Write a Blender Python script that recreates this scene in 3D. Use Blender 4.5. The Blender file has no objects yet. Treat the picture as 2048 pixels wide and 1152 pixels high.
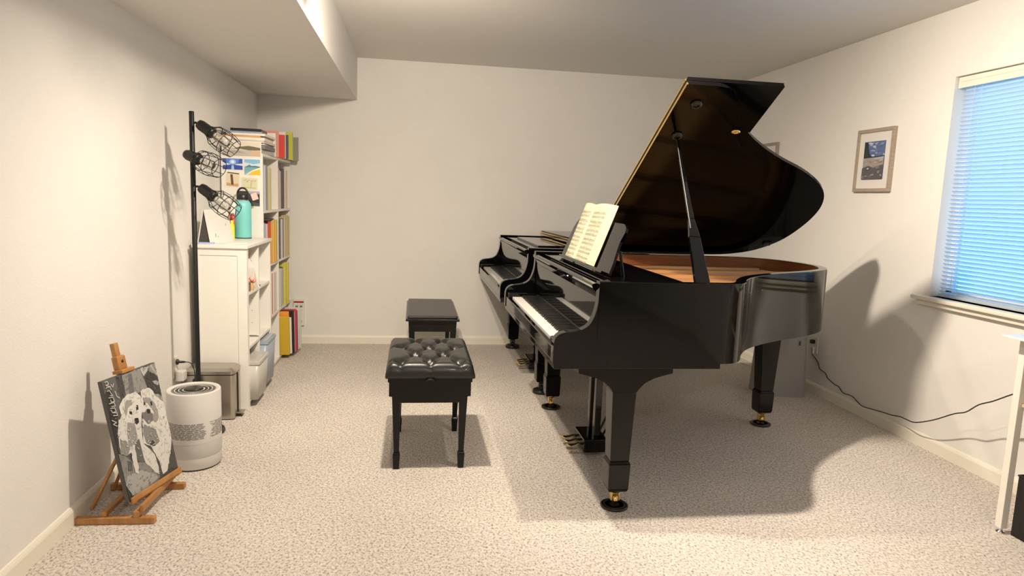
import bpy, bmesh, math, random
from mathutils import Vector, Matrix
random.seed(7)
S = bpy.context.scene
C = bpy.data.collections.new('room'); S.collection.children.link(C)
PI = math.pi
XL, XR, YB, ZC, YF = -1.297, 2.906, 5.945, 2.44, -6.0

# ---------------------------------------------------------------- materials
def sock(b, *names):
    for n in names:
        if n in b.inputs: return b.inputs[n]
def mat(name, col, rough=0.6, metal=0.0, coat=0.0, spec=None, bump=None, var=None, trans=0.0, emit=None, estr=1.0, alpha=None, aniso=None):
    m = bpy.data.materials.new(name); m.use_nodes = True
    nt = m.node_tree; b = nt.nodes['Principled BSDF']
    if len(col) == 3: col = (*col, 1)
    b.inputs['Base Color'].default_value = col
    b.inputs['Roughness'].default_value = rough
    b.inputs['Metallic'].default_value = metal
    if coat: b.inputs['Coat Weight'].default_value = coat; b.inputs['Coat Roughness'].default_value = 0.02
    if spec is not None: b.inputs['Specular IOR Level'].default_value = spec
    if trans: b.inputs['Transmission Weight'].default_value = trans
    if alpha is not None: b.inputs['Alpha'].default_value = alpha
    if emit: b.inputs['Emission Color'].default_value = (*emit, 1); b.inputs['Emission Strength'].default_value = estr
    tc = None
    if bump or var:
        tc = nt.nodes.new('ShaderNodeTexCoord')
    if bump:
        sc, st, di = bump
        n = nt.nodes.new('ShaderNodeTexNoise'); n.inputs['Scale'].default_value = sc; n.inputs['Detail'].default_value = 4
        bp = nt.nodes.new('ShaderNodeBump'); bp.inputs['Strength'].default_value = st; bp.inputs['Distance'].default_value = di
        nt.links.new(tc.outputs['Object'], n.inputs['Vector']); nt.links.new(n.outputs['Fac'], bp.inputs['Height']); nt.links.new(bp.outputs['Normal'], b.inputs['Normal'])
    if var:                                   # (scale, second colour, stretch)
        sc, c2, stv = var
        mp = nt.nodes.new('ShaderNodeMapping'); mp.inputs['Scale'].default_value = stv
        n = nt.nodes.new('ShaderNodeTexNoise'); n.inputs['Scale'].default_value = sc; n.inputs['Detail'].default_value = 5
        mx = nt.nodes.new('ShaderNodeMixRGB'); mx.inputs[1].default_value = col; mx.inputs[2].default_value = (*c2, 1)
        nt.links.new(tc.outputs['Object'], mp.inputs['Vector']); nt.links.new(mp.outputs['Vector'], n.inputs['Vector'])
        rp = nt.nodes.new('ShaderNodeValToRGB'); rp.color_ramp.elements[0].position = .38; rp.color_ramp.elements[1].position = .62
        nt.links.new(n.outputs['Fac'], rp.inputs['Fac']); nt.links.new(rp.outputs['Color'], mx.inputs[0]); nt.links.new(mx.outputs[0], b.inputs['Base Color'])
    return m
def flat(r, g, b_, rough=.7):
    k = 'paint_%02x%02x%02x' % (int(r*255), int(g*255), int(b_*255))
    return bpy.data.materials.get(k) or mat(k, (r, g, b_), rough)

M_wall = mat('painted drywall', (.82, .80, .765), .85, bump=(150, .28, .004), var=(3, (.805, .785, .75), (1, 1, 1)))
M_ceil = mat('textured ceiling', (.76, .74, .71), .9, bump=(120, .3, .004))
M_trim = mat('trim paint', (.84, .80, .69), .45)
M_white = mat('white laminate', (.82, .80, .75), .4)
M_whitem = mat('white metal', (.80, .77, .70), .35)
M_black = mat('black polish', (.0018, .0018, .0022), .045, spec=.42)
M_lid = mat('black polish of the lid', (.0018, .0016, .0018), .07, spec=.09)
M_satin = mat('black satin paint', (.006, .0055, .005), .20, spec=.3)
M_bmetal = mat('black metal', (.015, .015, .015), .4, metal=.3)
M_rubber = mat('black plastic', (.015, .014, .013), .35)
M_leather = mat('black leather', (.012, .012, .011), .36, coat=.08, bump=(220, .12, .002))
M_brass = mat('brass', (.85, .62, .25), .22, metal=1)
M_gold = mat('gold bronze plate', (.86, .52, .22), .38, metal=.75)
M_string = mat('copper strings', (.62, .42, .28), .35, metal=.8)
M_rimwood = mat('inner rim mahogany', (.30, .115, .04), .35, coat=.4, var=(9, (.22, .075, .025), (1, 1, 14)))
M_sound = mat('spruce soundboard', (.78, .47, .19), .35, coat=.3, var=(6, (.70, .40, .15), (1, 12, 1)))
M_ivory = mat('key white', (.82, .80, .74), .18, coat=.5)
M_ebony = mat('key black', (.012, .012, .012), .3)
M_felt = mat('red felt', (.25, .02, .02), .9)
M_wood = mat('easel beech', (.50, .25, .085), .45, var=(7, (.40, .185, .055), (8, 1, 1)))
M_steel = mat('brushed steel', (.50, .47, .42), .30, metal=1, bump=(300, .04, .001))
M_chrome = mat('chrome', (.8, .8, .8), .12, metal=1)
M_grey = mat('grey plastic', (.34, .335, .32), .45)
M_purif = mat('white plastic', (.72, .70, .68), .42)
M_purif2 = mat('pale grey plastic', (.60, .59, .57), .42)
M_slot = mat('dark slots', (.06, .055, .05), .6)
M_paper = mat('paper', (.80, .78, .74), .7)
M_music = mat('cream music paper', (.56, .515, .35), .65)
M_ink = mat('printed ink', (.17, .16, .15), .8)
M_fabric = mat('black basket fabric', (.012, .011, .010), .9, bump=(500, .5, .003))
M_frame = mat('driftwood frame', (.40, .33, .26), .6, var=(30, (.34, .28, .22), (1, 1, 6)))
M_glassy = mat('clear bulb glass', (.95, .95, .92), .03, trans=1.0)
M_blind = mat('blind slat', (.86, .87, .86), .45)
_nt = M_blind.node_tree; _tr = _nt.nodes.new('ShaderNodeBsdfTranslucent'); _tr.inputs['Color'].default_value = (.80, .88, .95, 1); _mx = _nt.nodes.new('ShaderNodeMixShader'); _mx.inputs[0].default_value = .6
_nt.links.new(_nt.nodes['Principled BSDF'].outputs[0], _mx.inputs[1]); _nt.links.new(_tr.outputs[0], _mx.inputs[2]); _nt.links.new(_mx.outputs[0], _nt.nodes['Material Output'].inputs['Surface'])
M_turq = mat('turquoise powder coat', (.22, .66, .66), .4)
M_tub = mat('frosted plastic tub', (.80, .78, .72), .35, trans=.35)
M_tubblue = mat('frosted blue plastic', (.45, .52, .62), .35, trans=.25)
M_shelfwood = mat('light wood shelf', (.62, .46, .28), .5)

def carpet():
    m = bpy.data.materials.new('flecked carpet'); m.use_nodes = True; nt = m.node_tree; b = nt.nodes['Principled BSDF']
    b.inputs['Roughness'].default_value = 1.0; b.inputs['Specular IOR Level'].default_value = .1
    tc = nt.nodes.new('ShaderNodeTexCoord')
    def noise(sc, det, x=None):
        n = nt.nodes.new('ShaderNodeTexNoise'); n.inputs['Scale'].default_value = sc; n.inputs['Detail'].default_value = det
        if x:
            mp = nt.nodes.new('ShaderNodeMapping'); mp.inputs['Scale'].default_value = x; mp.inputs['Rotation'].default_value = (0, 0, .5)
            nt.links.new(tc.outputs['Object'], mp.inputs['Vector']); nt.links.new(mp.outputs['Vector'], n.inputs['Vector'])
        else: nt.links.new(tc.outputs['Object'], n.inputs['Vector'])
        return n
    def ramp(src, p0, p1, c0, c1):
        r = nt.nodes.new('ShaderNodeValToRGB'); e = r.color_ramp.elements
        e[0].position, e[1].position = p0, p1; e[0].color = (*c0, 1); e[1].color = (*c1, 1)
        nt.links.new(src, r.inputs['Fac']); return r
    n1 = noise(125, 4, (1, .72, 1)); n2 = noise(70, 3); n3 = noise(2.2, 2); n4 = noise(300, 2)
    dark = ramp(n1.outputs['Fac'], .33, .50, (.34, .285, .25), (.74, .69, .635))
    m2 = nt.nodes.new('ShaderNodeMixRGB'); m2.blend_type = 'MULTIPLY'; m2.inputs[0].default_value = 1
    soft = ramp(n2.outputs['Fac'], .32, .64, (.80, .79, .78), (1.08, 1.07, 1.06))
    nt.links.new(dark.outputs['Color'], m2.inputs[1]); nt.links.new(soft.outputs['Color'], m2.inputs[2])
    m3 = nt.nodes.new('ShaderNodeMixRGB'); m3.blend_type = 'MULTIPLY'; m3.inputs[0].default_value = 1
    big = ramp(n3.outputs['Fac'], .35, .65, (.95, .95, .95), (1.02, 1.02, 1.02))
    nt.links.new(m2.outputs[0], m3.inputs[1]); nt.links.new(big.outputs['Color'], m3.inputs[2])
    nt.links.new(m3.outputs[0], b.inputs['Base Color'])
    ad = nt.nodes.new('ShaderNodeMath'); ad.operation = 'ADD'
    nt.links.new(n1.outputs['Fac'], ad.inputs[0]); nt.links.new(n4.outputs['Fac'], ad.inputs[1])
    bp = nt.nodes.new('ShaderNodeBump'); bp.inputs['Strength'].default_value = .6; bp.inputs['Distance'].default_value = .006
    nt.links.new(ad.outputs[0], bp.inputs['Height']); nt.links.new(bp.outputs['Normal'], b.inputs['Normal'])
    return m
M_carpet = carpet()

# ---------------------------------------------------------------- mesh builder
class MB:
    def __init__(s): s.v = []; s.f = []; s.m = []; s.sm = []; s.mats = []; s.T = Matrix()
    def mi(s, m):
        if m is None: return 0
        if m not in s.mats: s.mats.append(m)
        return s.mats.index(m)
    def add(s, vs, fs, m=None, smooth=False):
        o = len(s.v); k = s.mi(m)
        s.v += [tuple(s.T @ Vector(p)) for p in vs]
        for f in fs: s.f.append(tuple(i+o for i in f)); s.m.append(k); s.sm.append(smooth)
        return s
    def box(s, x0, x1, y0, y1, z0, z1, m=None, b=0.0):
        if x0 > x1: x0, x1 = x1, x0
        if y0 > y1: y0, y1 = y1, y0
        if z0 > z1: z0, z1 = z1, z0
        b = min(b, (x1-x0)*.49, (y1-y0)*.49, (z1-z0)*.49)
        if b <= 0:
            vs = [(x, y, z) for x in (x0, x1) for y in (y0, y1) for z in (z0, z1)]
            return s.add(vs, [(0, 1, 3, 2), (4, 6, 7, 5), (0, 4, 5, 1), (2, 3, 7, 6), (0, 2, 6, 4), (1, 5, 7, 3)], m)
        bm = bmesh.new(); bmesh.ops.create_cube(bm, size=1)
        for v in bm.verts: v.co = Vector((x0+(v.co.x+.5)*(x1-x0), y0+(v.co.y+.5)*(y1-y0), z0+(v.co.z+.5)*(z1-z0)))
        bmesh.ops.bevel(bm, geom=bm.edges[:], offset=b, segments=2, affect='EDGES', profile=.6)
        return s.bm(bm, m, False)
    def bm(s, bm, m=None, smooth=False):
        bm.verts.index_update()
        s.add([tuple(v.co) for v in bm.verts], [tuple(v.index for v in f.verts) for f in bm.faces], m, smooth); bm.free(); return s
    def prism(s, pts, a, b, axis='z', m=None, smooth=False, taper=None):
        n = len(pts)
        def P(p, h):
            if axis == 'z': return (p[0], p[1], h)
            if axis == 'y': return (p[0], h, p[1])
            return (h, p[0], p[1])
        top = taper or pts
        vs = [P(p, a) for p in pts]+[P(p, b) for p in top]
        s.add(vs, [tuple(range(n))[::-1], tuple(range(n, 2*n))], m, False)
        s.add(vs, [(i, (i+1) % n, n+(i+1) % n, n+i) for i in range(n)], m, smooth)
        return s
    def wall(s, outer, inner, z0, z1, m=None, smooth=True, mi=None, closed=False):
        n = len(outer); r = range(n if closed else n-1)
        vs = [(p[0], p[1], z0) for p in outer]+[(p[0], p[1], z1) for p in outer]+[(p[0], p[1], z0) for p in inner]+[(p[0], p[1], z1) for p in inner]
        nx = lambda i: (i+1) % n
        s.add(vs, [(i, nx(i), n+nx(i), n+i) for i in r], m, smooth)
        s.add(vs, [(2*n+nx(i), 2*n+i, 3*n+i, 3*n+nx(i)) for i in r], mi or m, smooth)
        s.add(vs, [(n+i, n+nx(i), 3*n+nx(i), 3*n+i) for i in r]+[(i, 2*n+i, 2*n+nx(i), nx(i)) for i in r], m, False)
        if not closed:
            s.add(vs, [(0, n, 3*n, 2*n), (n-1, 3*n-1, 4*n-1, 2*n-1)], m, False)
        return s
    def lathe(s, prof, m=None, c=(0, 0, 0), n=32, smooth=True, sx=1, sy=1):
        vs = []; fs = []
        for r, z in prof:
            for i in range(n):
                a = 2*PI*i/n; vs.append((c[0]+r*sx*math.cos(a), c[1]+r*sy*math.sin(a), c[2]+z))
        for k in range(len(prof)-1):
            for i in range(n): j = (i+1) % n; fs.append((k*n+i, k*n+j, (k+1)*n+j, (k+1)*n+i))
        s.add(vs, fs, m, smooth)
        if prof[0][0] > 1e-5: s.add(vs[:n], [tuple(range(n))[::-1]], m)
        if prof[-1][0] > 1e-5: s.add(vs[-n:], [tuple(range(n))], m)
        return s
    def tube(s, pts, r, m=None, n=10, closed=False, caps=True):
        pts = [Vector(p) for p in pts]; N = len(pts); rr = r if isinstance(r, (list, tuple)) else [r]*N
        vs = []; fs = []; up = None
        for k, p in enumerate(pts):
            if closed: d = pts[(k+1) % N]-pts[k-1]
            else: d = pts[min(k+1, N-1)]-pts[max(k-1, 0)]
            d.normalize()
            if up is None: up = Vector((0, 0, 1)) if abs(d.z) < .9 else Vector((1, 0, 0))
            a = d.cross(up); a.normalize(); b = a.cross(d); b.normalize(); up = b
            for i in range(n):
                t = 2*PI*i/n; q = p+(a*math.cos(t)+b*math.sin(t))*rr[k]; vs.append(tuple(q))
        for k in range(N if closed else N-1):
            for i in range(n):
                j = (i+1) % n; k2 = (k+1) % N; fs.append((k*n+i, k*n+j, k2*n+j, k2*n+i))
        s.add(vs, fs, m, True)
        if caps and not closed: s.add(vs[:n], [tuple(range(n))[::-1]], m); s.add(vs[-n:], [tuple(range(n))], m)
        return s
    def bar(s, p, q, w, h, m=None, up=(0, 0, 1), w2=None, h2=None):
        p = Vector(p); q = Vector(q); d = (q-p).normalized(); a = d.cross(Vector(up)).normalized(); b = a.cross(d)
        w2 = w2 or w; h2 = h2 or h
        vs = [tuple(p+a*(w/2*i)+b*(h/2*j)) for i, j in ((-1, -1), (1, -1), (1, 1), (-1, 1))]+[tuple(q+a*(w2/2*i)+b*(h2/2*j)) for i, j in ((-1, -1), (1, -1), (1, 1), (-1, 1))]
        return s.add(vs, [(3, 2, 1, 0), (4, 5, 6, 7), (0, 1, 5, 4), (1, 2, 6, 5), (2, 3, 7, 6), (3, 0, 4, 7)], m)
    def obj(s, name, m=None, parent=None, bevel=0, loc=None, fix=True):
        me = bpy.data.meshes.new(name); me.from_pydata(s.v, [], s.f)
        mats = s.mats or [m]
        if m and m not in mats: mats = [m]+mats if not s.mats else mats
        for x in mats: me.materials.append(x)
        for p, k, sm in zip(me.polygons, s.m, s.sm): p.material_index = k; p.use_smooth = sm
        if fix:
            b = bmesh.new(); b.from_mesh(me); bmesh.ops.recalc_face_normals(b, faces=b.faces[:]); b.to_mesh(me); b.free()
        me.update()
        o = bpy.data.objects.new(name, me); C.objects.link(o)
        if loc: o.location = loc
        if parent: o.parent = parent
        if bevel:
            md = o.modifiers.new('bevel', 'BEVEL'); md.width = bevel; md.segments = 2; md.limit_method = 'ANGLE'; md.angle_limit = math.radians(40)
        return o
def tag(o, label=None, cat=None, group=None, kind=None):
    if label: o['label'] = label
    if cat: o['category'] = cat
    if group: o['group'] = group
    if kind: o['kind'] = kind
    return o
def empty(name, loc=(0, 0, 0), rz=0, label=None, cat=None, group=None, kind=None):
    o = bpy.data.objects.new(name, None); C.objects.link(o); o.location = loc; o.rotation_euler = (0, 0, rz); o.empty_display_size = .05
    return tag(o, label, cat, group, kind)
def kids(o): return [c for c in bpy.data.objects if c.parent == o]
def copy_tree(o, parent=None):
    c = o.copy(); C.objects.link(c)
    if parent: c.parent = parent
    for k in kids(o): copy_tree(k, c)
    return c
def bez(p, n=8):       # Catmull-Rom through points
    out = []; p = [Vector(q) for q in p]
    for i in range(len(p)-1):
        a, b, c, d = p[max(i-1, 0)], p[i], p[i+1], p[min(i+2, len(p)-1)]
        for k in range(n):
            t = k/n; out.append(.5*((2*b)+(c-a)*t+(2*a-5*b+4*c-d)*t*t+(3*b-a-3*c+d)*t**3))
    out.append(p[-1]); return out

# ---------------------------------------------------------------- setting
def struct(name, mb, m, bevel=0): return tag(mb.obj(name, m, bevel=bevel), kind='structure')
struct('floor', MB().box(XL-.15, XR+.15, YF-.15, YB+.15, -.12, 0), M_carpet)
struct('ceiling', MB().box(XL-.15, XR+.15, YF-.15, YB+.15, ZC, ZC+.12), M_ceil)
struct('wall_left', MB().box(XL-.12, XL, YF, YB, 0, ZC), M_wall)
struct('wall_back', MB().box(XL-.12, XR+.14, YB, YB+.12, 0, ZC), M_wall)
struct('wall_front', MB().box(XL-.12, XR+.14, YF-.12, YF, 0, ZC), M_wall)
WY0, WY1, WZ0, WZ1 = 1.95, 3.392, .862, 2.068
w = MB(); T = .14
w.box(XR, XR+T, YF, WY0, 0, ZC); w.box(XR, XR+T, WY1, YB, 0, ZC); w.box(XR, XR+T, WY0, WY1, 0, WZ0); w.box(XR, XR+T, WY0, WY1, WZ1, ZC)
struct('wall_right', w, M_wall)
SX, SZ = -.489, 2.094
struct('trim_1', MB().box(XL, SX, YF, YB, SZ, ZC), M_ceil)          # dropped soffit along the left wall
def base(name, a, b, axis, at, sgn):
    mb = MB(); pr = [(0, 0), (.014, 0), (.014, .058), (.011, .066), (.006, .074), (0, .076)]
    pts = [(at+sgn*p[0], p[1]) for p in pr]
    mb.prism(pts, a, b, axis=axis); return struct(name, mb, M_trim)
base('baseboard_left', YF, YB, 'y', XL, 1)
base('baseboard_right', YF, YB, 'y', XR, -1)
mb = MB(); pr = [(0, 0), (.014, 0), (.014, .058), (.011, .066), (.006, .074), (0, .076)]
mb.prism([(YB-p[0], p[1]) for p in pr], XL, XR, axis='x'); struct('baseboard_back', mb, M_trim)

# window with blind
win = empty('window_1', (XR+.1, (WY0+WY1)/2, WZ0), kind='structure')
def inw(o): o.parent = win; o.matrix_parent_inverse = Matrix.Translation(-Vector(win.location)); return o
f = MB(); a = XR+.095; b = XR+.13
f.box(a, b, WY0, WY1, WZ0, WZ0+.05); f.box(a, b, WY0, WY1, WZ1-.05, WZ1); f.box(a, b, WY0, WY0+.05, WZ0, WZ1); f.box(a, b, WY1-.05, WY1, WZ0, WZ1)
f.box(a, b, (WY0+WY1)/2-.025, (WY0+WY1)/2+.025, WZ0, WZ1)
inw(f.obj('window_frame', M_whitem, bevel=.004))
inw(MB().box(XR+.110, XR+.114, WY0+.05, WY1-.05, WZ0+.05, WZ1-.05).obj('window_pane', M_glassy))
f = MB(); f.box(XR-.055, XR+.095, WY0-.08, 3.475, WZ0-.022, WZ0, b=.006); f.box(XR-.03, XR, WY0-.05, 3.455, WZ0-.052, WZ0-.022, b=.005)
inw(f.obj('window_sill', M_trim))
bl = empty('window_blind', (XR+.045, (WY0+WY1)/2, WZ0+.012), label='white slatted venetian blind drawn down inside the window recess', cat='blind')
def inb(o, p=None): o.parent = bl; o.matrix_parent_inverse = Matrix.Translation(-Vector(bl.location)); return o
BX = XR+.045; bw = .0125
f = MB(); f.box(BX-.022, BX+.022, WY0+.02, WY1-.012, WZ1-.036, WZ1-.002, b=.003); f.box(BX-.028, BX-.022, WY0+.015, WY1-.006, WZ1-.062, WZ1-.004, b=.002); f.box(BX-.031, BX-.028, WY0+.018, WY1-.022, WZ1-.030, WZ1-.010, b=.001)
inb(f.obj('headrail', M_trim))
nz = 51; z0 = WZ0+.028; z1 = WZ1-.066
for i in range(nz):
    z = z0+(z1-z0)*i/(nz-1); f = MB(); pts = []
    for k in range(5):
        t = -1+k*.5; pts.append((BX+t*bw*.72+.0018*(1-t*t), z-t*bw*.69+.0012*(1-t*t)))
    q = pts+[(x, zz-.0006) for x, zz in pts[::-1]]
    f.prism(q, WY0+.02, WY1-.022, axis='y'); inb(f.obj('slat', M_blind))
inb(MB().box(BX-.013, BX+.013, WY0+.02, WY1-.022, WZ0+.004, WZ0+.02, b=.003).obj('bottom_rail', M_blind))
for yy in (WY1-.105, WY1-.155):
    for xx in ((BX-.014,) if yy > WY1-.12 else (BX-.016,)):
        inb(MB().tube([(xx, yy, WZ0+.012), (xx, yy, WZ1-.04)], .0011 if yy > WY1-.12 else .0008, n=6).obj('cord', M_blind))

# outlets
def outlet(name, x, sgn, yc, zc, label):
    o = empty(name, (x, yc, zc), label=label, cat='outlet')
    f = MB().box(0, sgn*.006, -.036, .036, -.058, .058, b=.0025); f.obj('faceplate', M_whitem, o)
    for dz in (-.022, .022):
        MB().box(sgn*.006, sgn*.0085, -.017, .017, dz-.014, dz+.014, b=.002).obj('socket', M_whitem, o)
    return o
outlet('wall_outlet', XL, 1, 3.86, .325, 'white electrical outlet low on the left wall behind the air purifier')
outlet('wall_outlet', XR, -1, 4.415, .352, 'white electrical outlet low on the right wall beside the grey bin')
o = empty('charger_adapter', (XL+.0085, 3.862, .28), label='white square charger block plugged into the left wall outlet', cat='charger')
MB().box(.0005, .045, -.03, .03, -.030, .026, b=.006).obj('body', M_purif, o)
o = empty('power_plug', (XL+.0085, 3.86, .355), label='black plug with cable in the left wall outlet', cat='plug')
MB().lathe([(.006, 0), (.016, .002), (.016, .01), (.008, .014), (.006, .04), (.003, .05)], n=16).obj('plug_head', M_rubber, o).rotation_euler = (0, PI/2, 0)
MB().tube(bez([(.045, 0, 0), (.075, .002, -.008), (.092, .004, -.05), (.094, .008, -.10)], 5), .0026, n=8).obj('cable', M_rubber, o)
MB().prism([(-.022, -.02), (.022, -.02), (.022, .02), (-.022, .02)], -.20, -.10, taper=[(-.010, -.012), (.010, -.012), (.010, .012), (-.010, .012)]).obj('transformer', M_rubber, o, bevel=.004, loc=(.094, .008, 0))
o = empty('power_plug', (XR-.0085, 4.415, .374), label='dark plug pushed into the right wall outlet above a pale adapter', cat='plug')
MB().box(-.03, -.0005, -.013, .013, -.014, .014, b=.004).obj('plug_head', M_rubber, o)
o = empty('extension_cord', (XR-.01, 4.415, .33), label='thin black cord drooping along the right wall from outlet to white desk', cat='cord')
cp = [(2.885, 4.415, .330), (2.885, 4.41, .285), (2.886, 4.37, .262), (2.886, 4.329, .235), (2.886, 4.303, .2), (2.886, 4.234, .186), (2.886, 4.203, .158), (2.886, 4.122, .136), (2.885, 4.072, .134), (2.884, 4.019, .107), (2.884, 3.924, .112), (2.883, 3.828, .081), (2.876, 3.731, .09), (2.865, 3.605, .109), (2.852, 3.51, .122), (2.838, 3.427, .141), (2.824, 3.36, .148), (2.809, 3.27, .160), (2.791, 3.127, .223), (2.772, 2.978, .307), (2.752, 2.883, .349), (2.732, 2.795, .414), (2.711, 2.699, .462), (2.69, 2.584, .53), (2.66, 2.45, .60), (2.63, 2.28, .66), (2.62, 2.1, .70)]
L0 = Vector((XR-.01, 4.415, .33))
MB().tube([p-L0 for p in bez(cp, 4)], .0032, n=8).obj('cable', M_rubber, o)
MB().box(-.013, .0, -.014, .014, -.032, .018, b=.003).obj('adapter', M_purif, o, loc=(.0, 0, -.012))
WC = (1.0, .862, .695)
SPOTS = [((.83, 2.69, 2.37), (3.0, 2.75, .1), 200, 138, 1.0, 'right_spot', WC),
         ((-.05, 2.93, 2.20), (-.25, 3.15, 0), 112, 168, 1.0, 'left_spot', WC),
         ((-.20, 2.97, 2.17), (.35, 5.6, .9), 100, 132, 1.0, 'back_wall_fill', WC)]  # third head, added as fill to brighten the back wall
SKY = 4; EXPO = .5; BACK_FILL = 190
DOGS=[(0.16,[(0.012,1.0),(0.237,0.993),(0.266,0.823),(0.119,0.686),(0.0,0.653)]),(0.05,[(0.036,0.912),(0.133,0.91),(0.102,0.753),(0.133,0.688),(0.083,0.615),(0.0,0.656),(0.0,0.889)]),(0.08,[(0.237,0.993),(0.356,1.0),(0.35,0.835),(0.249,0.816)]),(0.36,[(0.356,1.0),(0.698,0.991),(0.753,0.807),(0.552,0.803),(0.345,0.825)]),(0.2,[(0.462,0.981),(0.527,0.977),(0.505,0.82),(0.395,0.818)]),(0.62,[(0.699,0.993),(0.868,0.989),(0.82,0.948),(0.733,0.916)]),(0.35,[(0.868,0.989),(0.99,0.998),(1.0,0.873),(0.829,0.952)]),(0.6,[(0.897,0.989),(0.927,0.991),(1.0,0.892),(0.985,0.89)]),(0.07,[(0.75,0.906),(0.848,0.948),(1.0,0.868),(0.993,0.702),(0.857,0.741),(0.763,0.828)]),(0.5,[(0.876,0.849),(0.949,0.845),(0.993,0.823),(0.974,0.797),(0.907,0.819)]),(0.45,[(0.855,0.738),(0.993,0.702),(0.992,0.647),(0.885,0.704)]),(0.04,[(0.0,0.729),(0.12,0.661),(0.021,0.466),(0.017,0.4),(0.0,0.405),(0.0,0.54)]),(0.3,[(0.0,0.405),(0.125,0.343),(0.217,0.277),(0.398,0.245),(0.62,0.048),(0.491,0.001),(0.253,0.012),(0.13,0.0),(0.0,0.137),(0.0,0.209)]),(0.48,[(0.055,0.203),(0.305,0.189),(0.534,0.094),(0.583,0.046),(0.274,0.019),(0.068,0.036),(0.0,0.143)]),(0.05,[(0.0,0.141),(0.068,0.036),(0.114,0.0),(0.094,0.0),(0.0,0.02)]),(0.1,[(0.903,0.186),(0.98,0.232),(0.971,0.055),(0.804,0.047),(0.784,0.086)]),(0.86,[(0.61,0.806),(0.67,0.815),(0.782,0.806),(0.839,0.769),(0.863,0.722),(0.996,0.64),(1.0,0.512),(0.983,0.353),(0.49,0.496),(0.58,0.685)]),(0.84,[(0.523,0.575),(1.0,0.441),(0.99,0.297),(0.903,0.186),(0.772,0.059),(0.676,0.052),(0.65,0.192),(0.572,0.328),(0.449,0.388)]),(0.88,[(0.18,0.755),(0.27,0.805),(0.386,0.826),(0.52,0.822),(0.592,0.77),(0.599,0.68),(0.548,0.634),(0.465,0.504),(0.088,0.613),(0.184,0.685)]),(0.82,[(0.12,0.661),(0.494,0.583),(0.449,0.388),(0.606,0.251),(0.625,0.139),(0.611,0.067),(0.54,0.107),(0.407,0.228),(0.279,0.37),(0.134,0.361),(0.029,0.395),(0.067,0.572)]),(0.38,[(0.257,0.609),(0.379,0.575),(0.365,0.449),(0.3,0.413),(0.171,0.405),(0.207,0.51)]),(0.33,[(0.076,0.516),(0.174,0.473),(0.197,0.396),(0.131,0.355),(0.029,0.395)]),(0.16,[(0.3,0.413),(0.393,0.44),(0.396,0.311),(0.407,0.228),(0.29,0.26),(0.264,0.34)]),(0.3,[(0.534,0.531),(0.731,0.446),(0.749,0.332),(0.636,0.315),(0.507,0.37),(0.485,0.462)]),(0.08,[(0.56,0.375),(0.656,0.36),(0.654,0.317),(0.561,0.339)]),(0.14,[(0.113,0.319),(0.18,0.297),(0.16,0.224),(0.09,0.242)]),(0.8,[(0.23,0.4),(0.279,0.37),(0.275,0.228),(0.247,0.172),(0.195,0.198),(0.195,0.327)]),(0.42,[(0.325,0.785),(0.414,0.774),(0.406,0.73),(0.319,0.718),(0.26,0.653),(0.25,0.713),(0.287,0.761)]),(0.4,[(0.625,0.75),(0.745,0.726),(0.797,0.677),(0.851,0.596),(0.837,0.531),(0.762,0.501),(0.691,0.546),(0.773,0.592),(0.696,0.685),(0.621,0.71)]),(0.22,[(0.542,0.635),(0.668,0.626),(0.738,0.583),(0.712,0.528),(0.604,0.521),(0.534,0.589)]),(0.03,[(0.473,0.713),(0.505,0.707),(0.495,0.671),(0.454,0.673)]),(0.03,[(0.332,0.691),(0.373,0.677),(0.368,0.653),(0.327,0.667)]),(0.03,[(0.392,0.616),(0.456,0.605),(0.453,0.569),(0.405,0.559),(0.376,0.585)]),(0.04,[(0.621,0.71),(0.646,0.704),(0.636,0.682),(0.609,0.686)]),(0.04,[(0.737,0.693),(0.77,0.684),(0.763,0.653),(0.735,0.657)]),(0.03,[(0.632,0.641),(0.7,0.63),(0.7,0.599),(0.644,0.605)]),(0.5,[(0.617,0.548),(0.652,0.544),(0.636,0.524),(0.608,0.529)]),(0.45,[(0.919,0.521),(0.949,0.517),(0.923,0.495)])]
STROKES=[[(0.028,0.988),(0.076,0.987),(0.087,0.964),(0.037,0.96),(0.11,0.937)],[(0.028,0.941),(0.099,0.94),(0.109,0.911)],[(0.036,0.912),(0.074,0.914),(0.108,0.862),(0.065,0.873)],[(0.033,0.859),(0.103,0.852),(0.121,0.815),(0.061,0.819),(0.061,0.841)],[(0.021,0.813),(0.105,0.808),(0.115,0.778),(0.044,0.785)],[(0.025,0.774),(0.096,0.766),(0.106,0.735),(0.043,0.735),(0.031,0.761)],[(0.043,0.735),(0.112,0.722),(0.113,0.699),(0.044,0.713)],[(0.161,0.892),(0.175,0.845),(0.215,0.824)],[(0.12,0.956),(0.143,0.929),(0.169,0.955)],[(0.002,0.682),(0.07,0.649),(0.012,0.647),(0.068,0.618)]]

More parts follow.
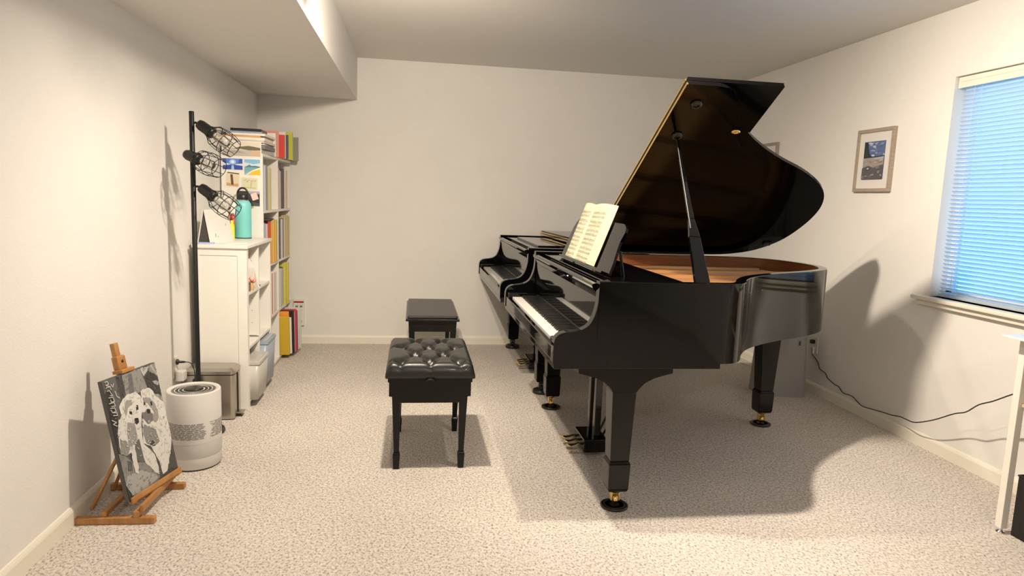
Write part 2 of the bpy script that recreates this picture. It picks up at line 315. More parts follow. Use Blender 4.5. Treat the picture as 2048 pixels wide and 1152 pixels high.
# ---------------------------------------------------------------- grand pianos
PX = 1.30                                   # the root sits on the floor under the case; y is measured from the keyboard's middle
def PM(): m = MB(); m.T = Matrix.Translation((-PX, 0, 0)); return m
RIM = [(1.30, -.755), (1.365, -.741), (1.42, -.685), (1.475, -.588), (1.565, -.472), (1.70, -.362), (1.86, -.262), (2.02, -.178), (2.145, -.095), (2.24, -.01), (2.305, .095), (2.338, .22), (2.335, .38), (2.29, .55), (2.18, .68), (2.02, .742), (1.85, .755)]
RIM = [(p.x, p.y) for p in bez([(x, y, 0) for x, y in RIM], 5)]
def full(x0): return [(x0, -.755)]+RIM+[(x0, .755)]
def inset(pts, d):
    out = []; n = len(pts)
    for i, p in enumerate(pts):
        a = Vector(pts[max(i-1, 0)]); b = Vector(pts[min(i+1, n-1)]); t = (b-a).normalized(); nrm = Vector((-t.y, t.x)); q = Vector(p)+nrm*d; out.append((q.x, q.y))
    return out
ZR0, ZR1 = .66, 1.003
def piano(label, open_lid):
    root = empty('grand_piano', (PX, 3.375, 0), label=label, cat='piano')
    # outer case with its two arms
    o = [(.752, -.755), (.9, -.755), (1.05, -.755), (1.17, -.755)]+RIM+[(1.17, .755), (1.05, .755), (.9, .755), (.752, .755)]; i_ = inset(o, .045); c = PM(); n = len(o); ch = .0035
    def lrp(t): return [(a_[0]+(b_[0]-a_[0])*t, a_[1]+(b_[1]-a_[1])*t) for a_, b_ in zip(o, i_)]
    rings = [(o, ZR0), (o, ZR1-ch), (lrp(.03), ZR1-ch*.3), (lrp(.08), ZR1), (lrp(.92), ZR1), (lrp(.97), ZR1-ch*.3), (i_, ZR1-ch), (i_, ZR0)]
    vs = [(p[0], p[1], z) for rg, z in rings for p in rg]
    for k in range(7):
        for q in range(n-1):
            wood = k == 6 and 3 <= q < n-4
            c.add([vs[k*n+q], vs[k*n+q+1], vs[(k+1)*n+q+1], vs[(k+1)*n+q]], [(0, 1, 2, 3)], M_rimwood if wood else M_black, True)
    for q in range(n-1): c.add([vs[q], vs[q+1], vs[7*n+q+1], vs[7*n+q]], [(3, 2, 1, 0)], M_black)
    arm = [(.572, .655), (.572, .742), (.578, .764), (.592, .780), (.612, .789), (.66, .796), (.695, .806), (.722, .828), (.740, .868), (.750, .92), (.752, 1.003), (.765, 1.003), (.765, .660)]
    A = []
    for k, p in enumerate(arm): A.append(Vector((p[0], p[1], 0)))
    mid = [(p.x, p.y) for p in bez(A[1:11], 4)]
    prof = [(.572, .660)]+mid+[(.752, .660)]
    for s in (-1, 1):
        g_ = lambda p, d: (min(.752, p[0]+d*.5) if p[0] < .60 else p[0]+(d if p[1] > .83 and p[0] < .7515 else 0), p[1]-(d if p[1] <= .83 and p[1] > .66 else (d if p[1] >= 1.0 else 0)))
        inner_ = [g_(p, .0025) for p in prof]
        c.prism(prof, s*.7525, s*.7075, axis='y', m=M_black, smooth=True)
        c.prism(prof, s*.7525, s*.755, axis='y', m=M_black, taper=inner_); c.prism(inner_, s*.705, s*.7075, axis='y', m=M_black, taper=prof)
    co = c.obj('case', M_black, root)
    bm_ = bmesh.new(); bm_.from_mesh(co.data); bmesh.ops.remove_doubles(bm_, verts=bm_.verts[:], dist=1e-5); bmesh.ops.recalc_face_normals(bm_, faces=bm_.faces[:]); bm_.to_mesh(co.data); bm_.free()
    es = co.modifiers.new('edges', 'EDGE_SPLIT'); es.split_angle = math.radians(18)
    k = PM(); k.box(.578, .80, -.75, .75, .637, .662); k.box(.80, 1.30, -.75, .75, .637, .662); k.obj('keybed', M_black, root, bevel=.002)
    b = PM()
    for y in (-.45, 0, .45): b.bar((1.28, y, .64), (2.0, .32+y*.25, .64), .06, .05)
    b.obj('underside_braces', M_satin, root)
    k = PM(); k.box(.576, .600, -.703, .703, .664, .722, b=.004); k.obj('key_slip', M_black, root)
    for s in (-1, 1): PM().box(.582, .752, s*.625, s*.703, .664, .752, b=.006).obj('key_block', M_black, root)
    # keys
    pw = 1.235/52; y = .6175
    names = 'AB'+'CDEFGAB'*7+'C'
    for n, ch in enumerate(names):
        yc = y-(n+.5)*pw
        q = PM(); q.box(.603, .7515, yc-pw*.478, yc+pw*.478, .708, .7305, b=.0012); q.obj('white_key', M_ivory, root)
        if ch in 'ACDFG' and n < len(names)-1:
            yb = y-(n+1)*pw+{'C': .003, 'F': .003, 'D': -.003, 'A': -.003, 'G': 0}[ch]
            q = PM(); q.prism([(.656, .728), (.658, .7395), (.664, .7435), (.7515, .7435), (.7515, .728)], yb-.0052, yb+.0052, axis='y'); q.obj('black_key', M_ebony, root)
    PM().box(.600, .756, -.625, .625, .664, .706).obj('key_frame', M_satin, root)
    PM().box(.7520, .757, -.62, .62, .728, .748).obj('key_felt', M_ebony, root)
    f = PM(); fp = [(.757, .735), (.757, .93), (.752, .955), (.738, .968), (.734, .978), (.738, .986), (.752, .989), (.770, .985), (.772, .735)]
    f.prism(fp, -.700, .700, axis='y'); f.obj('fallboard', M_black, root)
    # interior
    inn = inset(full(1.05), .055)
    PM().prism(inn, .868, .880).obj('soundboard', M_sound, root)
    pl = PM(); o1 = inset(full(1.06), .052); o2 = inset(full(1.06), .135); pl.wall(o1, o2, .893, .925, smooth=True)
    pl.box(.83, 1.12, -.69, .69, .893, .925, b=.006)
    for y0, y1, x1 in ((-.52, -.52, 1.33), (-.30, -.20, 1.68), (-.02, .10, 2.06), (.22, .36, 2.23), (.45, .56, 2.15)):
        pl.bar((1.10, y0, .935), (x1, y1, .925), .026, .04, m=M_gold)
    pl.obj('iron_plate', M_gold, root, bevel=.003)
    pn = PM()
    for r in range(3):
        for j in range(70): pn.lathe([(.0032, 0), (.0032, .022)], c=(.90+r*.022, -.62+j*.0178+r*.004, .925), n=6)
    pn.obj('tuning_pins', M_string, root)
    br = PM(); br.tube([(x, y, .885) for x, y in [(1.28, -.60), (1.36, -.50), (1.46, -.38), (1.60, -.26), (1.78, -.14), (1.93, .0), (2.02, .14)]], .014, n=8)
    br.obj('bridge', M_sound, root)
    st = PM()
    for j in range(64):
        y0 = -.62+j*.0192
        # string ends a little short of the rim inside
        xe = 1.2
        yy = y0*.86+.10
        for (xa, ya), (xb, yb2) in zip(RIM[:-1], RIM[1:]):
            if ya <= yy <= yb2 and xa < 2.36: xe = xa-.10; break
        st.tube([(.95, y0, .940), (max(xe, 1.16), y0+(yy-y0)*(max(xe, 1.16)-.95)/1.3, .932)], .0011 if j < 44 else .0020, n=4, caps=False)
    st.obj('strings', M_string, root)
    dm = PM()
    for j in range(56): dm.box(1.135, 1.175, -.60+j*.0205, -.594+j*.0205+.005, .942, .962)
    dm.obj('dampers', M_ebony, root)
    # desk tray
    t = PM(); t.box(.800, 1.165, -.705, .705, .978, .992, b=.003); t.box(.800, .812, -.705, .705, .962, .980)
    for s in (-1, 1): t.prism([(.80, .962), (1.25, .962), (1.34, .985), (1.34, .992), (.80, .992)] if s < 0 else [(.80, .962), (1.17, .962), (1.17, .992), (.80, .992)], s*.708, s*.66, axis='y')
    t.obj('music_shelf', M_black, root, bevel=.002)
    PM().box(.775, .799, -.703, .703, .90, .915).obj('name_rail', M_rimwood, root)
    do = [(-.512, 0), (-.508, .06), (-.486, .13), (-.484, .16), (-.500, .205), (-.490, .225), (-.462, .238), (-.434, .243), (.343, .243), (.385, .236), (.42, .212), (.440, .18), (.452, .10), (.465, 0)]
    if open_lid:
        d = MB(); d.prism([(a_, h) for a_, h in do], -.006, .006, axis='x'); dk = d.obj('music_desk', M_black, root, bevel=.002, loc=(.863-PX, 0, .9975)); dk.rotation_euler = (0, math.radians(20), 0)
        MB().box(-.030, -.006, -.47, .42, -.002, .010, b=.002).obj('ledge', M_black, dk)
        for s in (-.495, .43): MB().tube([(.008, s, .12), (.075, s, .005)], .007, n=6).obj('desk_stay', M_satin, dk)
    else:
        d = MB(); d.prism([(h, a_) for a_, h in do], 0, .011, axis='z'); d.obj('music_desk', M_black, root, bevel=.002, loc=(.86-PX, 0, .993))
    # lid, hinged along the straight far side
    HY = .757
    lo = [(1.165, -.765)]+[(p[0], p[1]) for p in inset(RIM, -.010)]+[(1.115, .765)]
    lp = MB(); lp.prism([(x-PX, y-HY) for x, y in lo], 0, .021, smooth=True)
    lid = lp.obj('lid', M_lid, root, bevel=.003, loc=(0, HY, 1.007 if not open_lid else 1.012))
    fl = MB(); fl.prism([(1.17-PX, -.765-HY), (1.620-PX, -.765-HY), (1.575-PX, .765-HY), (1.12-PX, .765-HY)], .0225, .0425)
    fl.obj('folded_front_flap', M_lid, lid, bevel=.004)
    h = MB(); h.bar((1.113-PX, .76-HY, .010), (1.163-PX, -.76-HY, .010), .003, .012, up=(0, 0, 1)); h.bar((1.110-PX, .76-HY, .030), (1.160-PX, -.76-HY, .030), .004, .010)
    h.obj('piano_hinge', M_brass, lid)
    if open_lid:
        for u, v in ((1.250, 1.40), (1.243, 1.175)):
            MB().lathe([(.026, 0), (.026, -.008), (.014, -.014), (.014, -.006)], c=(u-PX, -v, 0), n=20).obj('prop_cup', M_rubber, lid)
        MB().lathe([(.020, 0), (.020, -.004), (.010, -.006), (.006, -.003)], c=(1.520-PX, -1.226, 0), n=20, sx=1.15, sy=.7).obj('prop_plate', M_brass, lid)
        MB().box(2.20-PX, 2.25-PX, -.18, -.15, -.012, 0, b=.003).obj('buffer', M_rubber, lid)
        lid.rotation_euler = (math.radians(-33), 0, 0)
        th = math.radians(33); v = 1.175
        top = Vector((1.243, HY-v*math.cos(th)-.008*math.sin(th), 1.012+v*math.sin(th)-.012)); bot = Vector((1.213, -.708, .985))
        ax = (top-bot); L = ax.length; pr = PM()
        P1 = bot+ax*.40
        pr.bar(bot, bot+ax*.30, .066, .024, up=(0, 1, 0), w2=.050, h2=.022)
        pr.bar(bot+ax*.30, bot+ax*.42, .050, .022, up=(0, 1, 0), w2=.026, h2=.018)
        pr.bar(bot+ax*.42, bot+ax*.92, .026, .018, up=(0, 1, 0), w2=.014, h2=.012)
        pr.tube([bot+ax*.92, top], [.007, .005], n=10)
        pr.obj('lid_prop', M_black, root, bevel=.003)
        PM().box(1.175, 1.255, -.725, -.69, .985, 1.0, b=.003).obj('prop_bracket', M_brass, root)
        sp = PM(); off = Vector((-.014, -.012, 0)); sp.tube([bot+ax*.36+off, bot+ax*.99+off*.3], [.0045, .0035], n=8); sp.obj('prop_short_arm', M_bmetal, root)
    # legs
    for (lx, ly) in ((.893, -.68), (.893, .713), (2.135, .345)):
        g = MB(); z1 = .637 if lx < 1 else .66
        half = .205 if lx < 1 else .13
        pf = [(-half, z1), (-half, z1-.024)]
        if lx < 1: cv = [(-half+.02, z1-.028), (-.125, z1-.045), (-.085, z1-.066), (-.062, z1-.090), (-.052, z1-.105)]
        else: cv = [(-half+.01, z1-.026), (-.09, z1-.05), (-.070, z1-.08), (-.058, z1-.11)]
        pf += cv; pf2 = [(-a_, b_) for a_, b_ in pf[::-1]]
        g.prism(pf+pf2, -.053, .053, axis='y')
        zt = pf[-1][1]; w0 = -pf[-1][0]
        g.bar((0, 0, zt+.002), (0, 0, .222), 2*w0, .106, up=(0, 1, 0), w2=.084, h2=.084)
        g.bar((0, 0, .222), (0, 0, .212), .084, .084, up=(0, 1, 0), w2=.096, h2=.096)
        g.bar((0, 0, .212), (0, 0, .095), .096, .096, up=(0, 1, 0), w2=.090, h2=.090)
        g.bar((0, 0, .095), (0, 0, .084), .090, .090, up=(0, 1, 0), w2=.080, h2=.080)
        lg = g.obj('leg', M_satin, root, bevel=.004, loc=(lx-PX, ly, 0))
        cm = M_brass if open_lid else M_rubber
        cs = MB(); cs.lathe([(.026, .084), (.026, .074), (.014, .07), (.014, .064)], n=20)
        cs.box(-.020, -.013, -.012, .012, .030, .070, b=.003); cs.box(.013, .020, -.012, .012, .030, .070, b=.003); cs.obj('caster', cm, lg)
        wh = MB(); wh.lathe([(.016, -.010), (.022, -.008), (.022, .008), (.016, .010)], n=24); w_ = wh.obj('wheel', cm, lg, loc=(0, 0, .036)); w_.rotation_euler = (0, PI/2, 0)
    # pedal lyre
    ly = empty('pedal_lyre', (.965-PX, 0, .018)); ly.parent = root
    MB().box(-.065, .065, -.105, .105, 0, .072, b=.008).obj('pedal_box', M_black, ly)
    for s in (-1, 1): MB().bar((.012, s*.052, .068), (.012, s*.060, .625), .034, .044, up=(0, 1, 0)).obj('pillar', M_black, ly, bevel=.004)
    MB().box(-.08, .08, -.14, .14, .602, .630, b=.004).obj('mounting_block', M_black, ly)
    for s in (-1, 1): MB().tube([(.05, s*.03, .06), (.33, s*.12, .615)], .006, n=8).obj('brace', M_bmetal, ly)
    for s in (-1, 0, 1):
        MB().tube([(.018, s*.02+.0, .07), (.018, s*.02, .60)], .0028, n=6).obj('pedal_rod', M_brass, ly)
        pd = MB(); y0 = s*.062
        pts = [(-.060, y0, .034), (-.085, y0, .036), (-.105, y0, .030), (-.125, y0, .027), (-.150, y0, .030)]
        n = 10; vs = []; wd = [.009, .009, .013, .019, .012]; hh = [.006, .006, .005, .005, .003]
        for p, a_, h_ in zip(pts, wd, hh):
            for i2 in range(n): t2 = 2*PI*i2/n; vs.append((p[0], p[1]+a_*math.cos(t2), p[2]+h_*math.sin(t2)))
        fs = [(k2*n+i2, k2*n+(i2+1) % n, (k2+1)*n+(i2+1) % n, (k2+1)*n+i2) for k2 in range(4) for i2 in range(n)]+[tuple(range(n))[::-1], tuple(range(4*n, 5*n))]
        pd.add(vs, fs, None, True); pd.obj('pedal', M_brass, ly)
    return root
p1 = piano('glossy black grand piano nearest the camera, lid propped open, music on its desk', True)
p2 = piano('glossy black grand piano against the back wall with its lid closed', False)
p2.location = (PX, 5.10, 0)

def cup(x, y, tall, label):
    o = empty('caster_cup', (x, y, 0), label=label, cat='caster cup', group='caster cups under the piano legs')
    pr = [(.056, 0), (.060, .003), (.061, .010), (.055, .013), (.040, .0095), (.022, .012), (0, .012)] if not tall else [(.058, 0), (.062, .006), (.061, .022), (.052, .027), (.040, .022), (.022, .012), (0, .012)]
    m = MB().lathe(pr, n=40).obj('dish', M_rubber, o)
    MB().lathe([(.046, .0118), (.044, .0145), (.042, .0118)] if not tall else [(.045, .025), (.043, .028), (.041, .024)], n=40).obj('ring', M_rubber, o)
cup(.893, 2.695, 0, 'black round caster cup under the front right leg of the open piano')
cup(.893, 4.088, 0, 'black round caster cup under the front left leg of the open piano')
cup(2.135, 3.72, 0, 'black round caster cup under the tail leg of the open piano')
cup(.893, 4.42, 1, 'raised black caster cup under the closed piano leg nearest the open piano')
cup(.893, 5.813, 1, 'raised black caster cup under the closed piano leg beside the back wall')

# open score on the desk of the near piano
sm = empty('sheet_music', (.86, 3.40, 1.0), label='cream open music score standing on the desk of the near piano', cat='sheet music'); sm.rotation_euler = (0, math.radians(20), 0)
def page(y0, y1, name, side):
    m = MB(); n = 16; H0, H1 = .013, .322; rows = []
    def off(t):    # distance in front of the desk; the gutter dips in
        return -.012-.012*math.sin(PI*min(1, max(0, t)))**.8
    for k in range(n+1):
        t = k/n; y = y0+(y1-y0)*t; rows.append((y, off(t)))
    vs = []; top = lambda t: H1+.004*math.sin(PI*t)
    for (y, d), k in zip(rows, range(n+1)): vs += [(d, y, H0), (d, y, top(k/n)), (d+.0025, y, H0), (d+.0025, y, top(k/n))]
    fs = []
    for k in range(n):
        a = 4*k; b = a+4; fs += [(a, b, b+1, a+1), (a+2, a+3, b+3, b+2), (a+1, b+1, b+3, a+3), (a, a+2, b+2, b)]
    fs += [(0, 1, 3, 2), (4*n, 4*n+2, 4*n+3, 4*n+1)]
    m.add(vs, fs, M_music, False)
    def strip(ya, yb, za, zb):
        ks = max(1, int(abs(yb-ya)/(abs(y1-y0)/n))+1); v = []; f2 = []
        for k in range(ks+1):
            y = ya+(yb-ya)*k/ks; t = (y-y0)/(y1-y0); d = off(t)-.0006
            v += [(d, y, za), (d, y, zb)]
        for k in range(ks): f2.append((2*k, 2*k+2, 2*k+3, 2*k+1))
        m.add(v, f2, M_ink)
    rnd = random.Random(5 if side else 9); s = 1 if y1 > y0 else -1; W = abs(y1-y0)
    a, b = (y0+s*W*.08, y0+s*W*.72) if side else (y0+s*W*.12, y0+s*W*.98)
    for sysn in range(6):
        for stf in range(2):
            zb = .278-sysn*.048-stf*.0215
            for l in range(5): strip(a, b, zb-l*.0024, zb-l*.0024+.0006)
            y = a; 
            while abs(y-a) < abs(b-a)-.012:
                st_ = rnd.choice((.004, .006, .009, .013)); z = zb-rnd.uniform(-.002, .011)
                strip(y, y+s*.0032, z, z+.0024); strip(y+s*.0028, y+s*.0034, z, z+.009*rnd.choice((1, 1, .4)))
                if rnd.random() < .35: strip(y, y+s*.012, z+.0085, z+.010)
                y += s*st_
    return m.obj(name, M_music, sm, fix=False)
page(.09, -.302, 'right_page', 1)
page(.09, .31, 'left_page', 0)

# ---------------------------------------------------------------- benches
def tufted(w, l, h, z0, rows, cols, m, parent, name):
    nx, ny = 48, 64; vs = []; but = []
    for j in range(rows):
        k = cols if j % 2 == 0 else cols-1
        for i in range(k):
            but.append(((i+.5)/cols*w-w/2+(0 if j % 2 == 0 else w/cols/2), (j+.5)/rows*l-l/2))
    def H(x, y):
        ex = 1-min(1, abs(x)/(w/2)); ey = 1-min(1, abs(y)/(l/2))
        e = min(1, ex/.16)*1.0; f = min(1, ey/.12)
        z = h*(1-(1-math.sqrt(max(0, 1-(1-e)**2)))*.8)*(1-(1-math.sqrt(max(0, 1-(1-f)**2)))*.8)
        dip = 0
        for bx, by in but:
            d2 = ((x-bx)**2+(y-by)**2); dip += .034*math.exp(-d2/(.028**2))
        # diagonal pleats between neighbours
        for i, (ax, ay) in enumerate(but):
            for (bx, by) in but[i+1:]:
                dd = math.hypot(ax-bx, ay-by)
                if dd < w/cols*1.25 and abs(ay-by) > .01 and abs(ax-bx) > .01:
                    t = ((x-ax)*(bx-ax)+(y-ay)*(by-ay))/dd**2
                    if 0 <= t <= 1:
                        q = abs((x-ax)*(by-ay)-(y-ay)*(bx-ax))/dd; dip += .017*math.exp(-(abs(q)/.013)**1.3)
        for (ax, ay) in but:
            for bx, by in ((ax, -l/2 if ay < 0 else l/2), (-w/2 if ax < 0 else w/2, ay)):
                dd = math.hypot(ax-bx, ay-by)
                if .01 < dd < .10:
                    t = ((x-ax)*(bx-ax)+(y-ay)*(by-ay))/dd**2
                    if 0 <= t <= 1: q = abs((x-ax)*(by-ay)-(y-ay)*(bx-ax))/dd; dip += .012*math.exp(-(q/.010)**1.3)
        return z-min(dip, .042)*min(1, min(ex, ey)*12)
    for j in range(ny+1):
        for i in range(nx+1):
            x = -w/2+w*i/nx; y = -l/2+l*j/ny; vs.append((x, y, z0+H(x, y)))
    fs = [(j*(nx+1)+i, j*(nx+1)+i+1, (j+1)*(nx+1)+i+1, (j+1)*(nx+1)+i) for j in range(ny) for i in range(nx)]
    ring = [i for i in range(nx+1)]+[j*(nx+1)+nx for j in range(1, ny+1)]+[ny*(nx+1)+i for i in range(nx-1, -1, -1)]+[j*(nx+1) for j in range(ny-1, 0, -1)]
    n0 = len(vs); vs += [(vs[i][0]*.985, vs[i][1]*.985, z0-.004) for i in ring]; R_ = len(ring)
    fs += [(ring[k], ring[(k+1) % R_], n0+(k+1) % R_, n0+k) for k in range(R_)]+[tuple(range(n0, n0+R_))]
    mb = MB(); mb.add(vs, fs, m, True); o = mb.obj(name, m, parent)
    for bx, by in but:
        MB().lathe([(.009, 0), (.0075, .002), (0, .003)], c=(bx, by, z0+H(bx, by)+.0005), n=14).obj('button', m, o)
    return o
def bench(loc, w, l, zt, label, tuft):
    b = empty('piano_bench', loc, label=label, cat='bench', group='black piano benches')
    if tuft:
        tufted(w, l, .070, zt-.066, 4, 3, M_leather, b, 'cushion')
        MB().box(-w/2+.012, w/2-.012, -l/2+.012, l/2-.012, zt-.090, zt-.066, b=.003).obj('lid_board', M_satin, b)
        MB().tube(bez([(-.022, -l/2+.008, zt-.086), (-.016, -l/2+.002, zt-.076), (0, -l/2, zt-.073), (.016, -l/2+.002, zt-.076), (.022, -l/2+.008, zt-.086)], 4), .0035, n=6).obj('pull', M_bmetal, b)
        a0, a1 = zt-.195, zt-.088; lw = w/2-.018; ll = l/2-.016
        m = MB(); c = .022
        for s in (-1, 1):
            m.prism([(-lw, a1), (-lw, a0+.038), (-lw+c, a0+.032), (-lw+.06, a0+.004), (lw-.06, a0+.004), (lw-c, a0+.032), (lw, a0+.038), (lw, a1)], s*ll, s*(ll-.018), axis='y')
            m.box(s*lw, s*(lw-.018), -ll+.018, ll-.018, a0+.03, a1)
        m.obj('apron', M_satin, b)
    else:
        MB().box(-w/2+.012, w/2-.012, -l/2+.015, l/2-.015, zt-.022, zt, b=.012).obj('cushion', M_leather, b)
        MB().box(-w/2, w/2, -l/2, l/2, zt-.038, zt-.020, b=.006).obj('lid_board', M_satin, b)
        a0, a1 = zt-.115, zt-.038; lw = w/2-.022; ll = l/2-.03
        m = MB(); m.box(-lw, lw, -ll, -ll+.018, a0, a1); m.box(-lw, lw, ll-.018, ll, a0, a1); m.box(-lw, -lw+.018, -ll+.018, ll-.018, a0, a1); m.box(lw-.018, lw, -ll+.018, ll-.018, a0, a1); m.obj('apron', M_satin, b)
    for sx in (-1, 1):
        for sy in (-1, 1):
            g = MB(); x = sx*(w/2-.052 if tuft else w/2-.042); y = sy*(l/2-.05)
            g.bar((x, y, a1), (x-sx*.004, y, .085), .046, .046, up=(0, 1, 0), w2=.026, h2=.026)
            g.bar((x-sx*.004, y, .085), (x-sx*.004, y, .075), .028, .028, up=(0, 1, 0), w2=.036, h2=.036)
            g.bar((x-sx*.004, y, .075), (x-sx*.004, y, 0), .036, .036, up=(0, 1, 0), w2=.028, h2=.028)
            g.obj('leg', M_satin, b, bevel=.003)
    return b
bench((.093, 3.425, 0), .425, .62, .53, 'black button-tufted leather piano bench in front, nearer the camera', True)
bench((.145, 5.05, 0), .375, .83, .487, 'plain black flat-topped piano bench behind the tufted one, nearer the back wall', False)

# ---------------------------------------------------------------- left side: low white cabinet
M_cab = M_white
cab = empty('storage_cabinet', (-1.115, 4.44, 0), label='low white open-front storage cabinet against the left wall behind the floor lamp', cat='cabinet')
cx0, cx1, cy0, cy1 = -.147, .150, -.335, .335
MB().box(cx0-.004, cx1+.008, cy0-.012, cy1+.006, .972, .992, b=.003).obj('top', M_cab, cab)
for s, y in ((-1, cy0), (1, cy1)):
    f = MB(); ya, yb = (y, y+.018) if s < 0 else (y-.018, y)
    f.box(cx0, cx1, ya+.004 if s < 0 else ya, yb, 0, .972)
    if s < 0:      # face frame of the end panel
        f.box(cx0, cx0+.035, ya, ya+.004, 0, .972); f.box(cx1-.052, cx1, ya, ya+.004, 0, .972); f.box(cx0+.035, cx1-.052, ya, ya+.004, .93, .972); f.box(cx0+.035, cx1-.052, ya, ya+.004, 0, .07)
    f.obj('side_panel', M_cab, cab)
f = MB(); f.box(cx1-.018, cx1, cy0+.018, cy0+.040, 0, .972); f.obj('front_stile', M_cab, cab)
MB().box(cx0, cx0+.006, cy0+.018, cy1-.018, .0, .972).obj('back_panel', M_cab, cab)
MB().box(cx0+.006, cx1-.006, -.008, .010, .39, .972).obj('divider', M_cab, cab)
for z in (.375, .045): MB().box(cx0+.006, cx1-.004, cy0+.018, cy1-.018, z-.016, z, b=.001).obj('shelf', M_cab, cab)
MB().box(cx0+.006, cx1-.004, cy0+.018, -.008, .688, .704).obj('shelf', M_cab, cab)
MB().box(cx0+.006, cx1-.004, .010, cy1-.018, .688, .704).obj('shelf', M_cab, cab)
MB().box(cx0+.006, cx1-.006, -.008, .010, .045, .359).obj('divider', M_cab, cab)
hd = MB()
for yy in (-.012, ):
    for z in (.47, .55, .63, .79, .87): hd.lathe([(.0025, 0), (.0025, .001)], c=(0, 0, 0), n=6) if False else hd.box(.10, .104, yy+.0035, yy+.0045, z-.002, z+.002, M_slot)
hd.obj('peg_holes', M_slot, cab)

# tubs in the lowest bay
def tub(x0, x1, y0, y1, z0, h, m, label, lidm, inside=None):
    t = empty('storage_tub', ((x0+x1)/2, (y0+y1)/2, z0), label=label, cat='storage box', group='translucent plastic storage tubs')
    a, b = (x1-x0)/2, (y1-y0)/2; k = .88
    def ring(s, z, r=.02):
        out = []
        for cx, cy, a0 in ((1, 1, 0), (-1, 1, 90), (-1, -1, 180), (1, -1, 270)):
            for q in range(4): th = math.radians(a0+q*30); out.append((cx*(a*s-r)+r*math.cos(th), cy*(b*s-r)+r*math.sin(th), z))
        return out
    n = 16; o = ring(k, 0)+ring(.97, h-.012)+ring(k-.025, .004)+ring(.95, h-.012)
    f = MB(); f.add(o, [(i, (i+1) % n, n+(i+1) % n, n+i) for i in range(n)]+[(2*n+(i+1) % n, 2*n+i, 3*n+i, 3*n+(i+1) % n) for i in range(n)]+[(n+i, n+(i+1) % n, 3*n+(i+1) % n, 3*n+i) for i in range(n)]+[tuple(range(n))[::-1], tuple(range(2*n, 3*n))], m, True)
    f.obj('body', m, t)
    g = MB(); g.prism([p[:2] for p in ring(1.0, 0)], h-.012, h+.004, m=lidm); g.prism([p[:2] for p in ring(.9, 0)], h+.004, h+.010, m=lidm); g.obj('lid', lidm, t)
    if inside:
        c_ = MB(); rnd = random.Random(3)
        for q in range(10):
            xx = rnd.uniform(-a*.55, a*.55); yy = rnd.uniform(-b*.6, b*.6); c_.box(xx-.03, xx+.03, yy-.025, yy+.025, .006+rnd.uniform(0, .02), .03+rnd.uniform(.0, inside), b=.008)
        c_.obj('contents', flat(.62, .30, .20), t)
    return t
tub(-1.20, -.905, 4.130, 4.415, .046, .235, M_tub, 'clear plastic tub with pinkish contents at the bottom of the white cabinet', M_tub, .07)
tub(-1.19, -.925, 4.465, 4.745, .046, .285, M_tubblue, 'taller bluish plastic tub beside the clear one in the white cabinet', M_tubblue)
# ornaments on the upper shelf of the cabinet
cc = empty('gift_bag', (-1.020, 4.372, .705), label='silvery white crumpled gift bag on the upper shelf of the white cabinet', cat='bag')
g = MB(); g.add([(-.04, -.045, 0), (.045, -.050, 0), (.050, .045, 0), (-.04, .045, 0), (-.040, -.04, .12), (.045, -.025, .13), (.030, .045, .10), (-.040, .038, .12), (.005, 0, .19)], [(3, 2, 1, 0), (0, 1, 5, 4), (1, 2, 6, 5), (2, 3, 7, 6), (3, 0, 4, 7), (4, 5, 8), (5, 6, 8), (6, 7, 8), (7, 4, 8)], flat(.70, .66, .62), False); g.obj('bag_body', flat(.70, .66, .62), cc, bevel=.004)
MB().tube(bez([(0, -.02, .17), (.01, -.01, .215), (.01, .015, .215), (0, .02, .17)], 4), .002, n=6).obj('handle', flat(.7, .4, .25), cc)
cc = empty('pink_ornament', (-.985, 4.281, .705), label='small pink and red flower ornament on the upper shelf of the white cabinet', cat='ornament')
MB().lathe([(.018, 0), (.022, .02), (.012, .045), (.010, .05)], n=16).obj('pot', flat(.62, .38, .16), cc)
for k in range(6):
    a = k*1.05; MB().lathe([(.001, -.016), (.013, -.008), (.015, .004), (.008, .013), (.001, .015)], c=(.018*math.cos(a), .018*math.sin(a), .058+.012*(k % 2)), n=10).obj('petal', flat(*[(.80, .32, .25), (.82, .50, .42)][k % 2]), cc)
cc = empty('glass_jar', (-1.012, 4.172, .705), label='small dark banded jar at the near end of the cabinet upper shelf', cat='jar')
MB().lathe([(.024, 0), (.026, .01), (.026, .058), (.020, .066)], n=20).obj('body', flat(.12, .10, .08), cc)
MB().lathe([(.0265, .02), (.0265, .045)], n=20).obj('label_band', flat(.62, .48, .30), cc)
MB().lathe([(.022, .066), (.022, .076), (.0, .078)], n=20).obj('lid', flat(.55, .40, .14, .3), cc)
cc = empty('small_candle', (-.990, 4.218, .705), label='small dark jar with a gold rim beside the pink ornament', cat='jar')
MB().lathe([(.018, 0), (.020, .008), (.020, .05), (.017, .056)], n=20).obj('body', flat(.16, .13, .11), cc)
MB().lathe([(.0205, .044), (.0205, .052)], n=20).obj('rim', M_brass, cc)
cc = empty('brass_figure', (-.985, 4.48, .705), label='small looped brass figure on the far upper shelf of the white cabinet', cat='ornament')
MB().lathe([(.016, 0), (.016, .006), (.004, .010), (.004, .02)], n=16).obj('foot', M_brass, cc)
MB().tube([(0, .014*math.cos(t*PI/8), .040+.022*math.sin(t*PI/8)) for t in range(16)], .003, n=8, closed=True).obj('loop', M_brass, cc)

